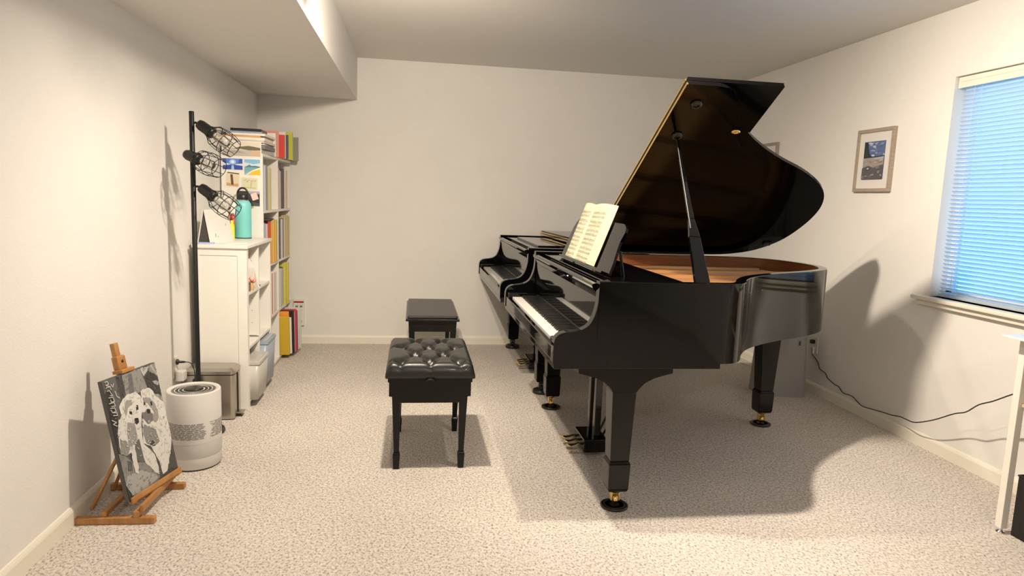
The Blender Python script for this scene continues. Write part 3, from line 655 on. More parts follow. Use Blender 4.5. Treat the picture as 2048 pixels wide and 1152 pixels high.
# things on top of the cabinet (top surface at .992)
ZT = .992
cal = empty('desk_calendar', (-1.195, 4.33, ZT), rz=math.radians(-8), label='white tent desk calendar with black easel back on the cabinet top', cat='calendar')
MB().prism([(-.036, 0), (-.001, .198), (-.004, .198), (-.040, 0)], -.165, .165, axis='y').obj('back_board', M_paper, cal)
MB().prism([(.034, .003), (.0, .190), (-.034, .003)], -.158, .158, axis='y').obj('card_stand', M_slot, cal)
c2 = MB()
c2.prism([(.040, 0), (.004, .198), (.001, .198), (.036, 0)], -.165, .165, axis='y', m=M_paper)
for (h, y, l) in ((.17, .02, .02), (.165, .06, .01), (.04, -.08, .03), (.035, -.05, .01), (.10, .09, .015)):
    xf = .0045+(.198-h)*.182; c2.box(xf-.001, xf+.0008, y, y+.003, h-l/2, h+l/2, M_ink)
c2.obj('front_page', M_paper, cal)
pp = empty('blue_booklet', (-1.235, 4.165, ZT), rz=.12, label='pale blue booklet lying under the calendar on the cabinet top', cat='booklet')
MB().box(-.045, .075, -.030, .012, 0, .008, b=.001).obj('cover', flat(.38, .45, .70), pp)
MB().box(-.044, .074, -.029, .011, .0015, .0065).obj('pages', M_paper, pp) if False else None
pp = empty('paper_sheets', (-1.105, 4.23, ZT), rz=-.5, label='thin stack of white papers beside the calendar on the cabinet top', cat='papers')
for k in range(2): MB().box(-.03+.004*k, .06, -.06, .10-.01*k, .0015*k, .0015*k+.0012).obj('sheet', M_paper, pp)
# pen cup
cup_ = empty('pen_cup', (-1.18, 4.57, ZT), label='yellow green pen cup between the calendar and the turquoise bottle', cat='pen cup')
f = MB(); f.lathe([(.034, 0), (.034, .122), (.031, .122), (.031, .004), (0, .004)], n=28); f.obj('cup', flat(.74, .80, .08, .45), cup_)
MB().lathe([(.0345, .112), (.0345, .123)], n=28).obj('rim', flat(.80, .84, .2, .45), cup_)
pens = [('highlighter', 'orange highlighter standing in the pen cup', (.85, .32, .05), (.012, .01), (.05, .03), .15, .007), ('marker', 'fat red marker standing in the pen cup', (.78, .07, .03), (.004, -.018), (.10, -.12), .155, .010), ('marker', 'orange-red marker leaning in the pen cup', (.85, .14, .06), (.018, .002), (.22, -.05), .155, .010), ('pen', 'blue pen leaning right in the pen cup', (.04, .10, .30), (.008, .018), (.42, .10), .19, .0045), ('ruler', 'white ruler leaning right out of the pen cup', (.80, .80, .76), (-.002, .008), (.38, .05), .235, .006), ('pencil', 'yellow pencil standing in the pen cup', (.80, .66, .08), (-.010, .0), (.06, .10), .225, .004), ('scissors', 'dark handled scissors upright in the pen cup', (.02, .05, .14), (-.004, -.006), (.30, .0), .175, .006)]
for nm, lb, col, (dx, dy), (tx, ty), L, r in pens:
    o = empty(nm, (-1.18+dx, 4.57+dy, ZT+.006), label=lb, cat=nm, group='pens and tools in the cup')
    o.rotation_euler = (-ty, tx*.35, 0)
    if nm == 'ruler': MB().box(-.014, .014, -.001, .001, 0, L).obj('blade', flat(*col), o)
    elif nm == 'scissors':
        MB().bar((0, 0, 0), (0, 0, L-.05), .010, .004, up=(0, 1, 0)).obj('blade', M_steel, o)
        for s in (-1, 1): MB().tube([(s*.013+.011*math.cos(t*PI/6), 0, L-.03+.018*math.sin(t*PI/6)) for t in range(12)], .003, n=6, closed=True).obj('handle', flat(*col), o)
    else:
        MB().lathe([(r*.8, 0), (r, .005), (r, L*.62)], n=12).obj('barrel', flat(*col, .4), o)
        MB().lathe([(r*1.12, L*.62), (r*1.12, L*.97), (r*.7, L)], n=12).obj('cap', flat(*[c*.8 for c in col], .4), o)
bo = empty('water_bottle', (-1.125, 4.705, ZT), label='turquoise insulated bottle with black loop cap on the cabinet top', cat='bottle')
MB().lathe([(.050, 0), (.053, .004), (.053, .215), (.050, .232), (.042, .244), (.036, .250)], n=40).obj('body', M_turq, bo)
MB().lathe([(.0535, 0), (.0535, .006)], n=40).obj('base_ring', M_rubber, bo)
MB().lathe([(.036, .250), (.036, .256)], n=32).obj('steel_neck', M_steel, bo)
MB().lathe([(.038, .256), (.039, .260), (.039, .287), (.034, .292), (0, .292)], n=32).obj('cap', M_rubber, bo)
MB().tube(bez([(-.034, 0, .285), (-.030, 0, .310), (-.012, 0, .330), (.012, 0, .330), (.030, 0, .310), (.034, 0, .285)], 5), .006, n=8).obj('handle', M_rubber, bo)
tg = MB(); tg.prism([(-.020, 0), (.020, 0), (.020, -.045), (-.020, -.045)], -.0005, .0005, axis='y'); t_ = tg.obj('hang_tag', flat(.78, .55, .48), bo, loc=(.072, -.02, .300)); t_.rotation_euler = (0, -.35, 0)
MB().tube([(.030, 0, .315), (.052, -.01, .312), (.068, -.02, .300)], .0012, n=6).obj('tag_string', flat(.6, .45, .35), bo)

# ---------------------------------------------------------------- tall cube bookcase
bx0, bx1, by0, by1 = -1.285, -1.017, 4.805, 5.84
bc = empty('bookcase', ((bx0+bx1)/2, (by0+by1)/2, 0), label='tall white cube bookcase packed with music books in the back left corner', cat='bookcase')
def bb(x0, x1, y0, y1, z0, z1, name): return MB().box(x0-(bx0+bx1)/2, x1-(bx0+bx1)/2, y0-(by0+by1)/2, y1-(by0+by1)/2, z0, z1, b=.001).obj(name, M_white, bc)
LV = [.03, .405, .79, 1.175, 1.56]; t = .018
bb(bx0, bx1, by0, by0+t, 0, 1.56, 'side_panel'); bb(bx0, bx1, by1-t, by1, 0, 1.56, 'side_panel'); bb(bx0, bx0+.005, by0+t, by1-t, 0, 1.56, 'back_panel')
ym = 5.325
for z in LV: bb(bx0+.005, bx1, by0+t, by1-t, z-t, z, 'shelf')
for a, b in zip(LV[:-1], LV[1:]): bb(bx0+.006, bx1, ym-t/2, ym+t/2, a, b-t, 'divider')

# pictures taped to the bookcase end
def card(x0, x1, z0, z1, label, polys, border=.004, rot=0, base=(.8, .78, .72), y=4.8035, name='taped_picture'):
    cx, cz = (x0+x1)/2, (z0+z1)/2
    o = empty(name, (cx, y, cz), label=label, cat='picture', group='small pictures taped to the bookcase end'); o.rotation_euler = (0, rot, 0)
    w_, h_ = (x1-x0), (z1-z0); m = MB(); m.box(-w_/2, w_/2, -.0004, .0008, -h_/2, h_/2, flat(*base))
    iw, ih = w_-2*border, h_-2*border
    for k, (c, pl) in enumerate(polys):
        pts = [(-iw/2+u*iw, -ih/2+v*ih) for u, v in pl]; n = len(pts); yy = -.0005-.00012*k
        m.add([(p[0], yy, p[1]) for p in pts], [tuple(range(n))], flat(*c))
    m.obj('card', flat(*base), o, fix=False); return o
full_ = [(0, 0), (1, 0), (1, 1), (0, 1)]
card(-1.278, -1.024, 1.531, 1.636, 'wide taped landscape painting of an olive hill and rocky shore', [((.60, .56, .50), full_), ((.72, .66, .58), [(0, .55), (1, .62), (1, 1), (0, 1)]), ((.48, .46, .45), [(0, 0), (0, .45), (.5, .42), (1, .35), (1, 0)]), ((.16, .14, .06), [(.15, .48), (.45, .52), (.7, .42), (1, .45), (1, .62), (.7, .74), (.45, .66), (.3, .52)]), ((.62, .45, .30), [(.7, .05), (.75, .36), (.88, .42), (1, .38), (1, .05)]), ((.36, .32, .28), [(0, .3), (.4, .38), (.6, .2), (.3, .22)]), ((.50, .42, .34), [(0, 0), (0, .16), (.5, .12), (.7, 0)])], .006)
card(-1.276, -1.143, 1.442, 1.521, 'small taped picture of a glowing moon over a bright blue sea', [((.05, .09, .42), full_), ((.10, .22, .66), [(.25, .45), (.75, .45), (.85, 1), (.15, 1)]), ((.35, .52, .85), [(.5+.17*math.cos(t*PI/6), .70+.24*math.sin(t*PI/6)) for t in range(12)]), ((.75, .82, .92), [(.5+.09*math.cos(t*PI/6), .70+.13*math.sin(t*PI/6)) for t in range(12)]), ((.62, .68, .82), [(0, .36), (.3, .42), (.42, .48), (.1, .62), (0, .66)]), ((.62, .68, .82), [(1, .36), (.7, .42), (.58, .48), (.9, .56), (1, .56)]), ((.03, .07, .36), [(0, 0), (1, 0), (1, .36), (0, .36)]), ((.35, .55, .85), [(.42, 0), (.58, 0), (.55, .4), (.45, .4)])], .003)
card(-1.138, -1.030, 1.411, 1.520, 'small taped painting of a blue mountain above a yellow beach', [((.22, .48, .72), full_), ((.62, .72, .78), [(0, .55), (1, .55), (1, .78), (.6, .7), (0, .8)]), ((.10, .19, .26), [(0, .46), (.15, .56), (.32, .66), (.45, .58), (.7, .6), (1, .54), (1, .44)]), ((.18, .40, .42), [(0, .1), (0, .48), (.6, .50), (1, .46), (1, .42), (.5, .3)]), ((.82, .78, .66), [(.08, 0), (.5, .3), (1, .5), (1, .38), (.3, 0)]), ((.78, .52, .03), [(.2, 0), (.5, .22), (1, .38), (1, 0)])], .003)
card(-1.259, -1.163, 1.328, 1.432, 'small taped card with a dark leaning bar on tan paper', [((.72, .64, .46), full_), ((.60, .34, .16), [(.05, 0), (.95, 0), (.95, .22), (.6, .16), (.05, .24)]), ((.14, .06, .03), [(.30, .85), (.48, .86), (.60, .10), (.40, .10)]), ((.06, .05, .04), [(.05, .93), (.95, .90), (.98, .97), (.1, 1)])], .006, rot=.06)
card(-1.156, -1.048, 1.314, 1.398, 'small taped card with a thin tree of red blossoms', [((.66, .66, .46), full_), ((.30, .24, .16), [(.57, .18), (.60, .18), (.62, .60), (.59, .60)])]+[((.70, .25, .20), [(u+.035*math.cos(q*PI/3), v+.05*math.sin(q*PI/3)) for q in range(6)]) for u, v in ((.18, .75), (.28, .82), (.38, .72), (.47, .80), (.60, .74), (.70, .80), (.80, .70), (.88, .78), (.34, .64), (.66, .66))]+[((.46, .52, .24), [(.1, .10), (.9, .10), (.9, .16), (.1, .14)])], .004, rot=.03)
card(-1.181, -1.036, 1.203, 1.307, 'taped dark landscape photograph with a dull violet sky', [((.035, .04, .04), full_), ((.40, .42, .55), [(.45, .86), (.7, .80), (1, .86), (1, 1), (.45, 1)]), ((.22, .22, .24), [(.5, .80), (.75, .74), (1, .80), (1, .86), (.7, .82)]), ((.07, .09, .08), [(0, 0), (1, 0), (1, .2), (.5, .3), (0, .16)])], .002)

# books
def book(x0, x1, y0, y1, z0, z1, col, label, group, name='book', lean=0, ring=False, pages=True, tiltx=0):
    o = empty(name, ((x0+x1)/2, y0 if lean <= 0 else y1, z0), label=label, cat='book' if name in ('book', 'music_book') else name.replace('_', ' '), group=group); cx = (x0+x1)/2
    oy = y0 if lean <= 0 else y1; th = y1-y0; h = z1-z0; c = flat(*col, .5); ct = min(.0018, th*.25)
    o.rotation_euler = (lean, tiltx, 0)
    m = MB(); a, b = y0-oy, y1-oy; X0, X1 = x0-cx, x1-cx
    m.box(X0, X1, a, a+ct, 0, h); m.box(X0, X1, b-ct, b, 0, h); m.box(X1-ct, X1, a+ct, b-ct, 0, h)
    m.obj('cover', c, o)
    MB().box(X0+.003, X1-ct, a+ct, b-ct, .003, h-.003).obj('pages', M_paper, o)
    if ring:
        r = MB()
        for k in range(int(h/.009)): r.tube([(X1+.002+.004*math.cos(q*PI/4), (a+b)/2+(th*.44)*math.sin(q*PI/4), .006+k*.009) for q in range(8)], .0011, n=5, closed=True)
        r.obj('spiral_binding', M_slot, o)
    return o
XB = bx1
zt = 1.5605; g = 'books and papers on top of the bookcase'
# flat pile at the near end of the top
pile = [(.030, (.52, .50, .47), 'grey and white folder', 0.0), (.028, (.20, .20, .20), 'dark grey folder', .012), (.012, (.80, .77, .72), 'white paper pad', -.006), (.016, (.72, .60, .50), 'tan envelope stack', .010), (.020, (.82, .80, .76), 'thick white paper stack', .004), (.010, (.78, .42, .16), 'orange edged painting pad', -.010), (.016, (.80, .76, .70), 'cream paper stack', .014), (.012, (.28, .34, .48), 'slate blue folder', -.018)]
z = zt
ords = ['lowest', 'second from bottom', 'third from bottom', 'fourth from bottom', 'fifth from bottom', 'sixth from bottom', 'seventh from bottom', 'topmost but one']
for k, (th, col, desc, dx) in enumerate(pile):
    o = empty('paper_stack' if 'paper' in desc or 'envelope' in desc or 'pad' in desc else 'folder', (-1.14+dx, 4.985+.004*(k % 3), z), rz=.03*((k*7) % 5-2), label=desc+', '+ords[k]+' in the flat pile on the bookcase', cat='papers', group='flat pile on the bookcase top')
    MB().box(-.125, .125, -.165, .165, 0, th*.94, b=.001).obj('cover' if 'folder' in desc else 'sheets', flat(*col), o); z += th
o = empty('black_tray', (-1.14, 5.0, z), rz=.05, label='shallow black tray on the very top of the flat pile', cat='tray')
f = MB(); f.box(-.105, .095, -.12, .12, 0, .003); 
for a in (((-.105, .095, -.12, -.116)), ((-.105, .095, .116, .12)), ((-.105, -.101, -.116, .116)), ((.091, .095, -.116, .116))): f.box(*a, .003, .022)
f.obj('tray_body', M_rubber, o)
y = 5.165
for th, h, dx, col, desc in ((.022, .165, .045, (.80, .78, .74), 'white music book, nearest upright'), (.012, .190, .050, (.72, .30, .22), 'thin faded red book'), (.030, .170, .075, (.70, .06, .04), 'bright red book'), (.018, .200, .065, (.78, .77, .78), 'pale lilac white book'), (.016, .185, .070, (.10, .11, .14), 'thin black book'), (.040, .215, .085, (.62, .62, .07), 'thick yellow green book'), (.014, .200, .07, (.45, .45, .22), 'thin olive book'), (.044, .190, .095, (.30, .30, .25), 'grey speckled thick book')):
    book(XB-.245+dx, XB+dx-.03, y, y+th, zt, zt+h, col, desc+' standing on top of the bookcase', g); y += th+.070
def shelfrow(y, z, items, group, where):
    for th, h, dx, col, desc, kw in items:
        book(XB-.225+dx, XB-.008+dx, y, y+th, z+.0005, z+h, col, desc+' '+where, group, **kw); y += th+.002+abs(kw.get('lean', 0))*.06
R1 = 1.175; wv = 'in the upper left cube of the bookcase'; G = 'books in the upper cubes'
shelfrow(by0+t+.004, R1, [(.050, .32, 0, (.34, .35, .36), 'grey binder', {}), (.045, .31, .004, (.62, .65, .68), 'silver binder', {}), (.050, .315, 0, (.17, .21, .27), 'slate blue binder', {}), (.024, .30, .004, (.42, .38, .32), 'taupe book', {}), (.034, .305, .008, (.72, .60, .30), 'straw yellow book', {}), (.026, .30, 0, (.78, .76, .62), 'cream book', {}), (.030, .295, .004, (.66, .54, .34), 'tan book', {}), (.020, .30, 0, (.76, .70, .52), 'buff book', {})], G, wv)
wv = 'in the upper right cube of the bookcase'
shelfrow(ym+t/2+.01, R1, [(.040, .31, .004, (.72, .48, .42), 'pink book', {}), (.045, .30, .0, (.74, .70, .64), 'white book', {}), (.030, .29, .004, (.52, .46, .40), 'beige book', {}), (.060, .305, .006, (.05, .05, .055), 'black binder', {}), (.060, .31, .004, (.07, .07, .08), 'charcoal binder', {}), (.035, .30, .0, (.72, .48, .40), 'salmon book', {}), (.045, .30, .006, (.70, .64, .52), 'ivory book', {}), (.030, .30, .006, (.60, .44, .34), 'light brown book', {})], G, wv)
R2 = .79; wv = 'in the second row left cube of the bookcase'; G = 'books in the second row cubes'
shelfrow(by0+t+.004, R2, [(.055, .30, .0, (.46, .40, .60), 'lilac binder', {}), (.045, .295, .0, (.52, .46, .66), 'pale purple binder', {}), (.040, .29, .002, (.80, .72, .74), 'pale pink book', {}), (.040, .31, .006, (.62, .07, .03), 'red book', {}), (.036, .305, .008, (.66, .10, .04), 'scarlet book', {}), (.034, .305, .012, (.85, .40, .04), 'orange book', {}), (.022, .31, .010, (.84, .80, .66), 'white pamphlet', {}), (.044, .315, .014, (.75, .50, .05), 'mustard yellow book', {}), (.024, .31, .010, (.80, .72, .50), 'pale cream book', {}), (.046, .31, .016, (.70, .43, .05), 'amber book', {}), (.034, .30, .012, (.80, .78, .74), 'broad white book', {}), (.024, .30, .014, (.74, .72, .66), 'off white book', {})], G, wv)
o = empty('dark_folder', (XB-.10, 5.0, R2+.3165), rz=.04, label='dark green folder lying flat on the book tops in the second row', cat='folder')
MB().box(-.10, .11, -.13, .14, 0, .006, b=.001).obj('cover', flat(.05, .08, .07), o)
wv = 'in the second row right cube of the bookcase'
shelfrow(ym+t/2+.008, R2, [(.040, .31, .002, (.66, .68, .56), 'pale green spiral notebook', {'ring': True}), (.040, .31, .006, (.10, .10, .11), 'black book', {}), (.070, .305, .008, (.76, .75, .73), 'white binder', {}), (.020, .31, .010, (.06, .06, .07), 'thin black folder', {}), (.060, .30, .006, (.72, .70, .68), 'grey white book', {}), (.045, .315, .010, (.56, .48, .28), 'khaki book', {}), (.040, .33, .018, (.50, .43, .22), 'olive tan book', {}), (.050, .32, .014, (.60, .52, .32), 'sand coloured book', {}), (.030, .32, .014, (.52, .46, .22), 'mossy book', {})], G, wv)
R3 = .405; wv = 'in the third row left cube of the bookcase'; G = 'books in the third row cubes'
shelfrow(by0+t+.18, R3, [(.030, .30, .0, (.66, .64, .60), 'pale grey magazine', {}), (.026, .30, .0, (.30, .08, .05), 'dark red book', {}), (.030, .31, .004, (.80, .74, .66), 'cream white book', {}), (.024, .305, .004, (.50, .12, .08), 'brick red book', {}), (.036, .31, .008, (.80, .76, .68), 'white song book', {}), (.024, .30, .004, (.72, .40, .26), 'terracotta book', {}), (.080, .30, .002, (.74, .72, .68), 'thick white magazine bundle', {})], G, wv)
wv = 'in the third row right cube of the bookcase'
shelfrow(ym+t/2+.01, R3, [(.060, .30, .0, (.72, .70, .66), 'chalk white binder', {}), (.090, .30, .004, (.58, .57, .55), 'grey book bundle', {}), (.030, .31, .0, (.08, .08, .08), 'thin black book', {}), (.030, .30, .0, (.62, .60, .56), 'stone grey book', {}), (.060, .325, .014, (.64, .58, .07), 'lime yellow book', {}), (.060, .33, .020, (.70, .60, .08), 'bright yellow book', {}), (.040, .30, .01, (.20, .20, .17), 'dark olive book', {})], G, wv)
# spill of envelopes and books at the foot of the bookcase, resting on the floor in front
G = 'books and envelopes leaning at the foot of the bookcase'
z_ = .0305
for (y, w_, h_, th, col, nm, lab, cat, dx) in (
  (5.385, .20, .315, .034, (.62, .42, .03), 'padded_envelope', 'yellow padded envelope leaning at the foot of the bookcase', 'envelope', .035),
  (5.425, .20, .350, .008, (.88, .34, .06), 'envelope', 'orange envelope sticking up just behind the yellow padded one', 'envelope', .030),
  (5.440, .20, .300, .008, (.80, .79, .76), 'booklet', 'white booklet between the yellow envelope and the black folder', 'booklet', .045),
  (5.458, .22, .352, .022, (.02, .018, .016), 'folder', 'black folder leaning behind the yellow envelope in the lowest cube', 'folder', .052),
  (5.492, .20, .335, .012, (.78, .76, .72), 'booklet', 'white booklet right behind the black folder in the lowest cube', 'booklet', .060),
  (5.520, .21, .352, .014, (.62, .05, .09), 'booklet', 'crimson booklet in the lowest bookcase cube', 'booklet', .066),
  (5.552, .20, .340, .014, (.10, .02, .05), 'booklet', 'dark maroon booklet beside the crimson one', 'booklet', .072),
  (5.585, .20, .340, .012, (.74, .72, .72), 'booklet', 'pale grey booklet behind the maroon one', 'booklet', .076),
  (5.640, .21, .345, .016, (.62, .64, .58), 'booklet', 'grey green booklet farthest back in the lowest cube', 'booklet', .080)):
    o = empty(nm, (-1.085+dx, y-.012, z_), label=lab, cat=cat, group=G); i = MB().box(-w_/2, w_/2, 0, th, 0, h_, b=min(.006, th*.3)).obj('body', flat(*col, .5), o); i.rotation_euler = (.10, 0, 0)
o = empty('calculator_package', (-.968, 5.925, .162), label='flat white retail package with red stripe hung low on the back wall', cat='package')
m = MB(); m.box(-.045, .045, -.004, .018, 0, .228, M_paper, b=.001)
m.box(-.041, .041, -.0048, -.0042, .198, .214, flat(.45, .03, .03)); 
for xx in (-.028, .008): m.box(xx, xx+.022, -.0048, -.0042, .160, .174, M_ink)
for zz, l in ((.183, .03), (.177, .036), (.135, .034), (.129, .030), (.108, .030), (.102, .034), (.083, .026)): m.box(-l, l, -.0048, -.0042, zz, zz+.0018, flat(.5, .48, .46))
for k in range(12): m.box(-.026+k*.0044, -.0240+k*.0044, -.0048, -.0042, .022, .046, M_ink)
m.obj('box', M_paper, o)

# ---------------------------------------------------------------- floor lamp with three cage shades
lx, ly = -1.13, 3.71
lamp = empty('floor_lamp', (lx, ly, 0), label='black pole floor lamp with three wire cage shades by the left wall', cat='lamp')
MB().lathe([(.128, 0), (.130, .006), (.126, .016), (.030, .022), (.018, .04), (0, .04)], n=48).obj('base', M_rubber, lamp)
MB().lathe([(.0125, .02), (.0125, 1.70), (.010, 1.703), (0, 1.703)], n=20).obj('pole', M_bmetal, lamp)
def head(z, d, a, sgnz=0, start=None):
    """arm from the pole at height z, socket centre offset a, pointing along d"""
    d = Vector(d).normalized(); h = empty('cage_head', (0, 0, z)); h.parent = lamp
    p0 = Vector((0, 0, 0)); s0 = Vector(a)
    MB().tube([p0, p0.lerp(s0, .55)+Vector((0, 0, .004)), s0], .006, n=8).obj('arm', M_bmetal, h)
    R_ = d.to_track_quat('Z', 'Y').to_matrix().to_4x4(); TT = Matrix.Translation(s0) @ R_
    m = MB(); m.T = TT; m.lathe([(.010, -.010), (.022, -.004), (.027, .012), (.027, .058), (.030, .060), (.030, .080), (.024, .088), (0, .088)], n=28); m.obj('socket', M_bmetal, h)
    c = MB(); c.T = TT; prof = [(.031, .070), (.052, .098), (.058, .14), (.057, .175), (.048, .215)]
    N = 10
    for k in range(N):
        t = 2*PI*k/N; c.tube([(r*math.cos(t), r*math.sin(t), zz) for r, zz in prof], .0017, n=6)
        t2 = t+PI/N
    for r, zz in ((.031, .070), (.052, .098), (.0575, .155), (.048, .215)): c.tube([(r*math.cos(2*PI*q/24), r*math.sin(2*PI*q/24), zz) for q in range(24)], .0018, n=6, closed=True)
    c.obj('cage_shade', M_bmetal, h)
    b = MB(); b.T = TT; b.lathe([(.012, .085), (.014, .10), (.022, .125), (.027, .150), (.022, .172), (.010, .182), (0, .184)], n=24); b.obj('bulb', M_glassy, h)
    f = MB(); f.T = TT; f.tube([(.006*math.cos(q*1.3), .006*math.sin(q*1.3), .10+q*.006) for q in range(10)], .0006, n=5); f.obj('filament', flat(.5, .35, .18), h)
head(1.645, (.155, -.030, -.105), (.040, -.012, -.006))
head(1.488, (.165, -.085, -.060), (-.022, -.022, -.004))
head(1.322, (.150, -.035, -.105), (.042, -.012, -.004))

# ---------------------------------------------------------------- step bin
o = empty('pedal_bin', (-1.135, 3.992, 0), label='slim stainless steel pedal bin in front of the white cabinet', cat='bin')
def rr(a, b, r, k=5):
    out = []
    for cx, cy, a0 in ((1, 1, 0), (-1, 1, 90), (-1, -1, 180), (1, -1, 270)):
        for q in range(k+1): th = math.radians(a0+90*q/k); out.append((cx*(a-r)+r*math.cos(th), cy*(b-r)+r*math.sin(th)))
    return out
MB().prism(rr(.135, .083, .022), .006, .262, smooth=True).obj('body', M_steel, o)
MB().prism(rr(.132, .081, .022), .0, .008).obj('foot_ring', M_rubber, o)
MB().prism(rr(.130, .080, .022), .262, .268).obj('gap_ring', M_rubber, o)
m = MB(); m.prism(rr(.137, .085, .022), .268, .286, smooth=True, m=M_steel); m.prism(rr(.137, .085, .022), .286, .302, m=M_steel, taper=rr(.118, .068, .018)); m.obj('lid', M_steel, o)
m = MB(); m.box(.130, .172, -.030, .030, .022, .030, b=.003); m.obj('pedal', M_steel, o); MB().box(.120, .160, -.018, .018, .0, .021, b=.004).obj('pedal_hinge', M_rubber, o)
MB().box(.1355, .140, -.006, .006, .03, .26).obj('hinge_strip', M_rubber, o)

# ---------------------------------------------------------------- air purifier
o = empty('air_purifier', (-1.022, 3.285, 0), label='white cylindrical air purifier between the dog painting and the floor lamp', cat='air purifier')
MB().lathe([(.112, .006), (.117, .012), (.1175, .060)], n=72).obj('base_band', M_purif, o)
MB().lathe([(.108, 0), (.108, .007)], n=48).obj('foot', M_rubber, o)
MB().lathe([(.1165, .060), (.1175, .062), (.1185, .130), (.1180, .133)], n=72).obj('lower_band', M_purif2, o)
m = MB(); m.lathe([(.1190, .131), (.1195, .134), (.1195, .366), (.1165, .371), (.110, .3715), (.107, .366), (0, .366)], n=72, m=M_purif); R_ = .1198
for row_ in range(16):
    z = .156+row_*.0048; a = 0; rnd = random.Random(row_)
    a = 150 + (row_ % 2)*5
    while a < 420:
        w_ = rnd.choice((9, 11, 14)); 
        if not (313 < a+w_ and a < 320):
            k = 4; vs = []
            for q in range(k+1):
                t = math.radians(a+w_*q/k); vs += [(R_*math.cos(t), R_*math.sin(t), z), (R_*math.cos(t), R_*math.sin(t), z+.0022)]
            m.add(vs, [(2*q, 2*q+2, 2*q+3, 2*q+1) for q in range(k)], M_slot)
        a += w_+2.0
m.obj('body', M_purif, o, fix=False)
m = MB()
for r in range(3):
    for k in range(72):
        a = 2*PI*k/72; c, s = math.cos(a), math.sin(a); r0 = .050+r*.017; r1 = r0+.013
        m.bar((r0*c, r0*s, .3665), (r1*c, r1*s, .3665), .0022, .0012)
m.obj('outlet_slots', M_slot, o)
MB().lathe([(.043, .3655), (.043, .3735), (.038, .375), (0, .3755)], n=40).obj('control_disc', M_rubber, o)

# ---------------------------------------------------------------- easel and painting
EX, EY = -1.045, 2.845
ez = empty('table_easel', (EX, EY, 0), rz=math.radians(-2), label='small beech wood easel standing on the carpet against the left wall', cat='easel')
W = M_wood
def wb(p, q, w_, h_, name, up=(0, 0, 1)): return MB().bar(p, q, w_, h_, up=up).obj(name, W, ez, bevel=.003)
f1 = wb((-.245, -.165, .014), (.062, -.165, .014), .026, .027, 'foot'); f2 = wb((-.245, .150, .014), (.062, .150, .014), .026, .027, 'foot')
wb((-.005, -.178, .040), (-.005, .165, .040), .022, .026, 'cross_bar')
wb((.012, -.170, .060), (.012, .165, .060), .014, .030, 'lower_rail')
wb((-.130, -.165, .037), (-.130, .150, .037), .022, .020, 'cross_bar')
tl = math.radians(11.5)
def up_(x, y, s): return (x-s*math.sin(tl), y, s*math.cos(tl))
wb((-.205, -.100, .030), (-.088, -.050, .30), .016, .012, 'rear_strut', up=(1, 0, 0))
wb((-.205, .085, .030), (-.082, .030, .30), .016, .012, 'rear_strut', up=(1, 0, 0))
# the canvas sits on the ledge, leaning back; its own frame
CWID, CH = .318, .492
ya = math.radians(-13)
cb = Vector((-.018, .004, .078))       # bottom middle, easel space
cv = empty('dog_painting', (0, 0, 0), label='grey and white painting of two fluffy white dogs resting on the easel', cat='painting')
Rc = Matrix.Rotation(math.radians(-2), 4, 'Z') @ Matrix.Rotation(ya, 4, 'Z') @ Matrix.Rotation(-tl, 4, 'Y')
cv.matrix_world = Matrix.Translation(Matrix.Translation((EX, EY, 0)) @ Matrix.Rotation(math.radians(-2), 4, 'Z') @ cb) @ Rc
cv.location = cv.matrix_world.translation; cv.rotation_euler = Rc.to_euler()
MB().box(0, .018, -CWID/2, CWID/2, 0, CH, b=.002).obj('canvas', flat(.10, .095, .09), cv)
m = MB(); k = 0
def cpt(u, v, off): return (.0184+off, -CWID/2+u*CWID, v*CH)
m.add([cpt(0, 0, 0), cpt(1, 0, 0), cpt(1, 1, 0), cpt(0, 1, 0)], [(0, 1, 2, 3)], flat(.09, .088, .08))
for c, pl in DOGS:
    k += 1; c = c*.78; cc_ = flat(c*1.0, c*.985, c*.95); q = [Vector((u, v, 0)) for u, v in pl]
    # roughen the outline so the patches read as brush strokes
    rnd = random.Random(k); out = []
    for a_, b_ in zip(q, q[1:]+q[:1]):
        L = (b_-a_).length; n_ = max(1, int(L/.03)); nr = Vector((-(b_-a_).y, (b_-a_).x, 0)).normalized() if L > 0 else Vector()
        for t_ in range(n_):
            p = a_.lerp(b_, t_/n_)+nr*rnd.uniform(-.006, .006)*(1 if t_ else 0); out.append((min(1, max(0, p.x)), min(1, max(0, p.y))))
    m.add([cpt(u, v, .00010*k) for u, v in out], [tuple(range(len(out)))], cc_)
rnd = random.Random(2); furs = [[(u, v) for u, v in DOGS[16][1]], [(u, v) for u, v in DOGS[18][1]]]
def inside(p, poly):
    c = False; j = len(poly)-1
    for i in range(len(poly)):
        if (poly[i][1] > p[1]) != (poly[j][1] > p[1]) and p[0] < (poly[j][0]-poly[i][0])*(p[1]-poly[i][1])/(poly[j][1]-poly[i][1]+1e-9)+poly[i][0]: c = not c
        j = i
    return c
for q in range(420):
    p = (rnd.uniform(.0, 1), rnd.uniform(.0, 1)); isf = inside(p, furs[0]) or inside(p, furs[1]) or inside(p, DOGS[17][1]) or inside(p, DOGS[19][1])
    base_ = rnd.choice((.38, .48, .58, .74)) if isf else rnd.choice((.07, .12, .16, .2))
    if any(inside(p, DOGS[i][1]) for i in range(26, len(DOGS))): continue
    a_ = rnd.uniform(0, PI); l, w_ = rnd.uniform(.008, .022), rnd.uniform(.002, .005); du, dv = l*math.cos(a_), l*math.sin(a_)*.65
    m.add([cpt(min(1, max(0, p[0]+s1*du-s2*w_*math.sin(a_))), min(1, max(0, p[1]+s1*dv+s2*w_*.65*math.cos(a_))), .0048) for s1, s2 in ((-1, -1), (1, -1), (1, 1), (-1, 1))], [(0, 1, 2, 3)], flat(base_, base_*.98, base_*.93))
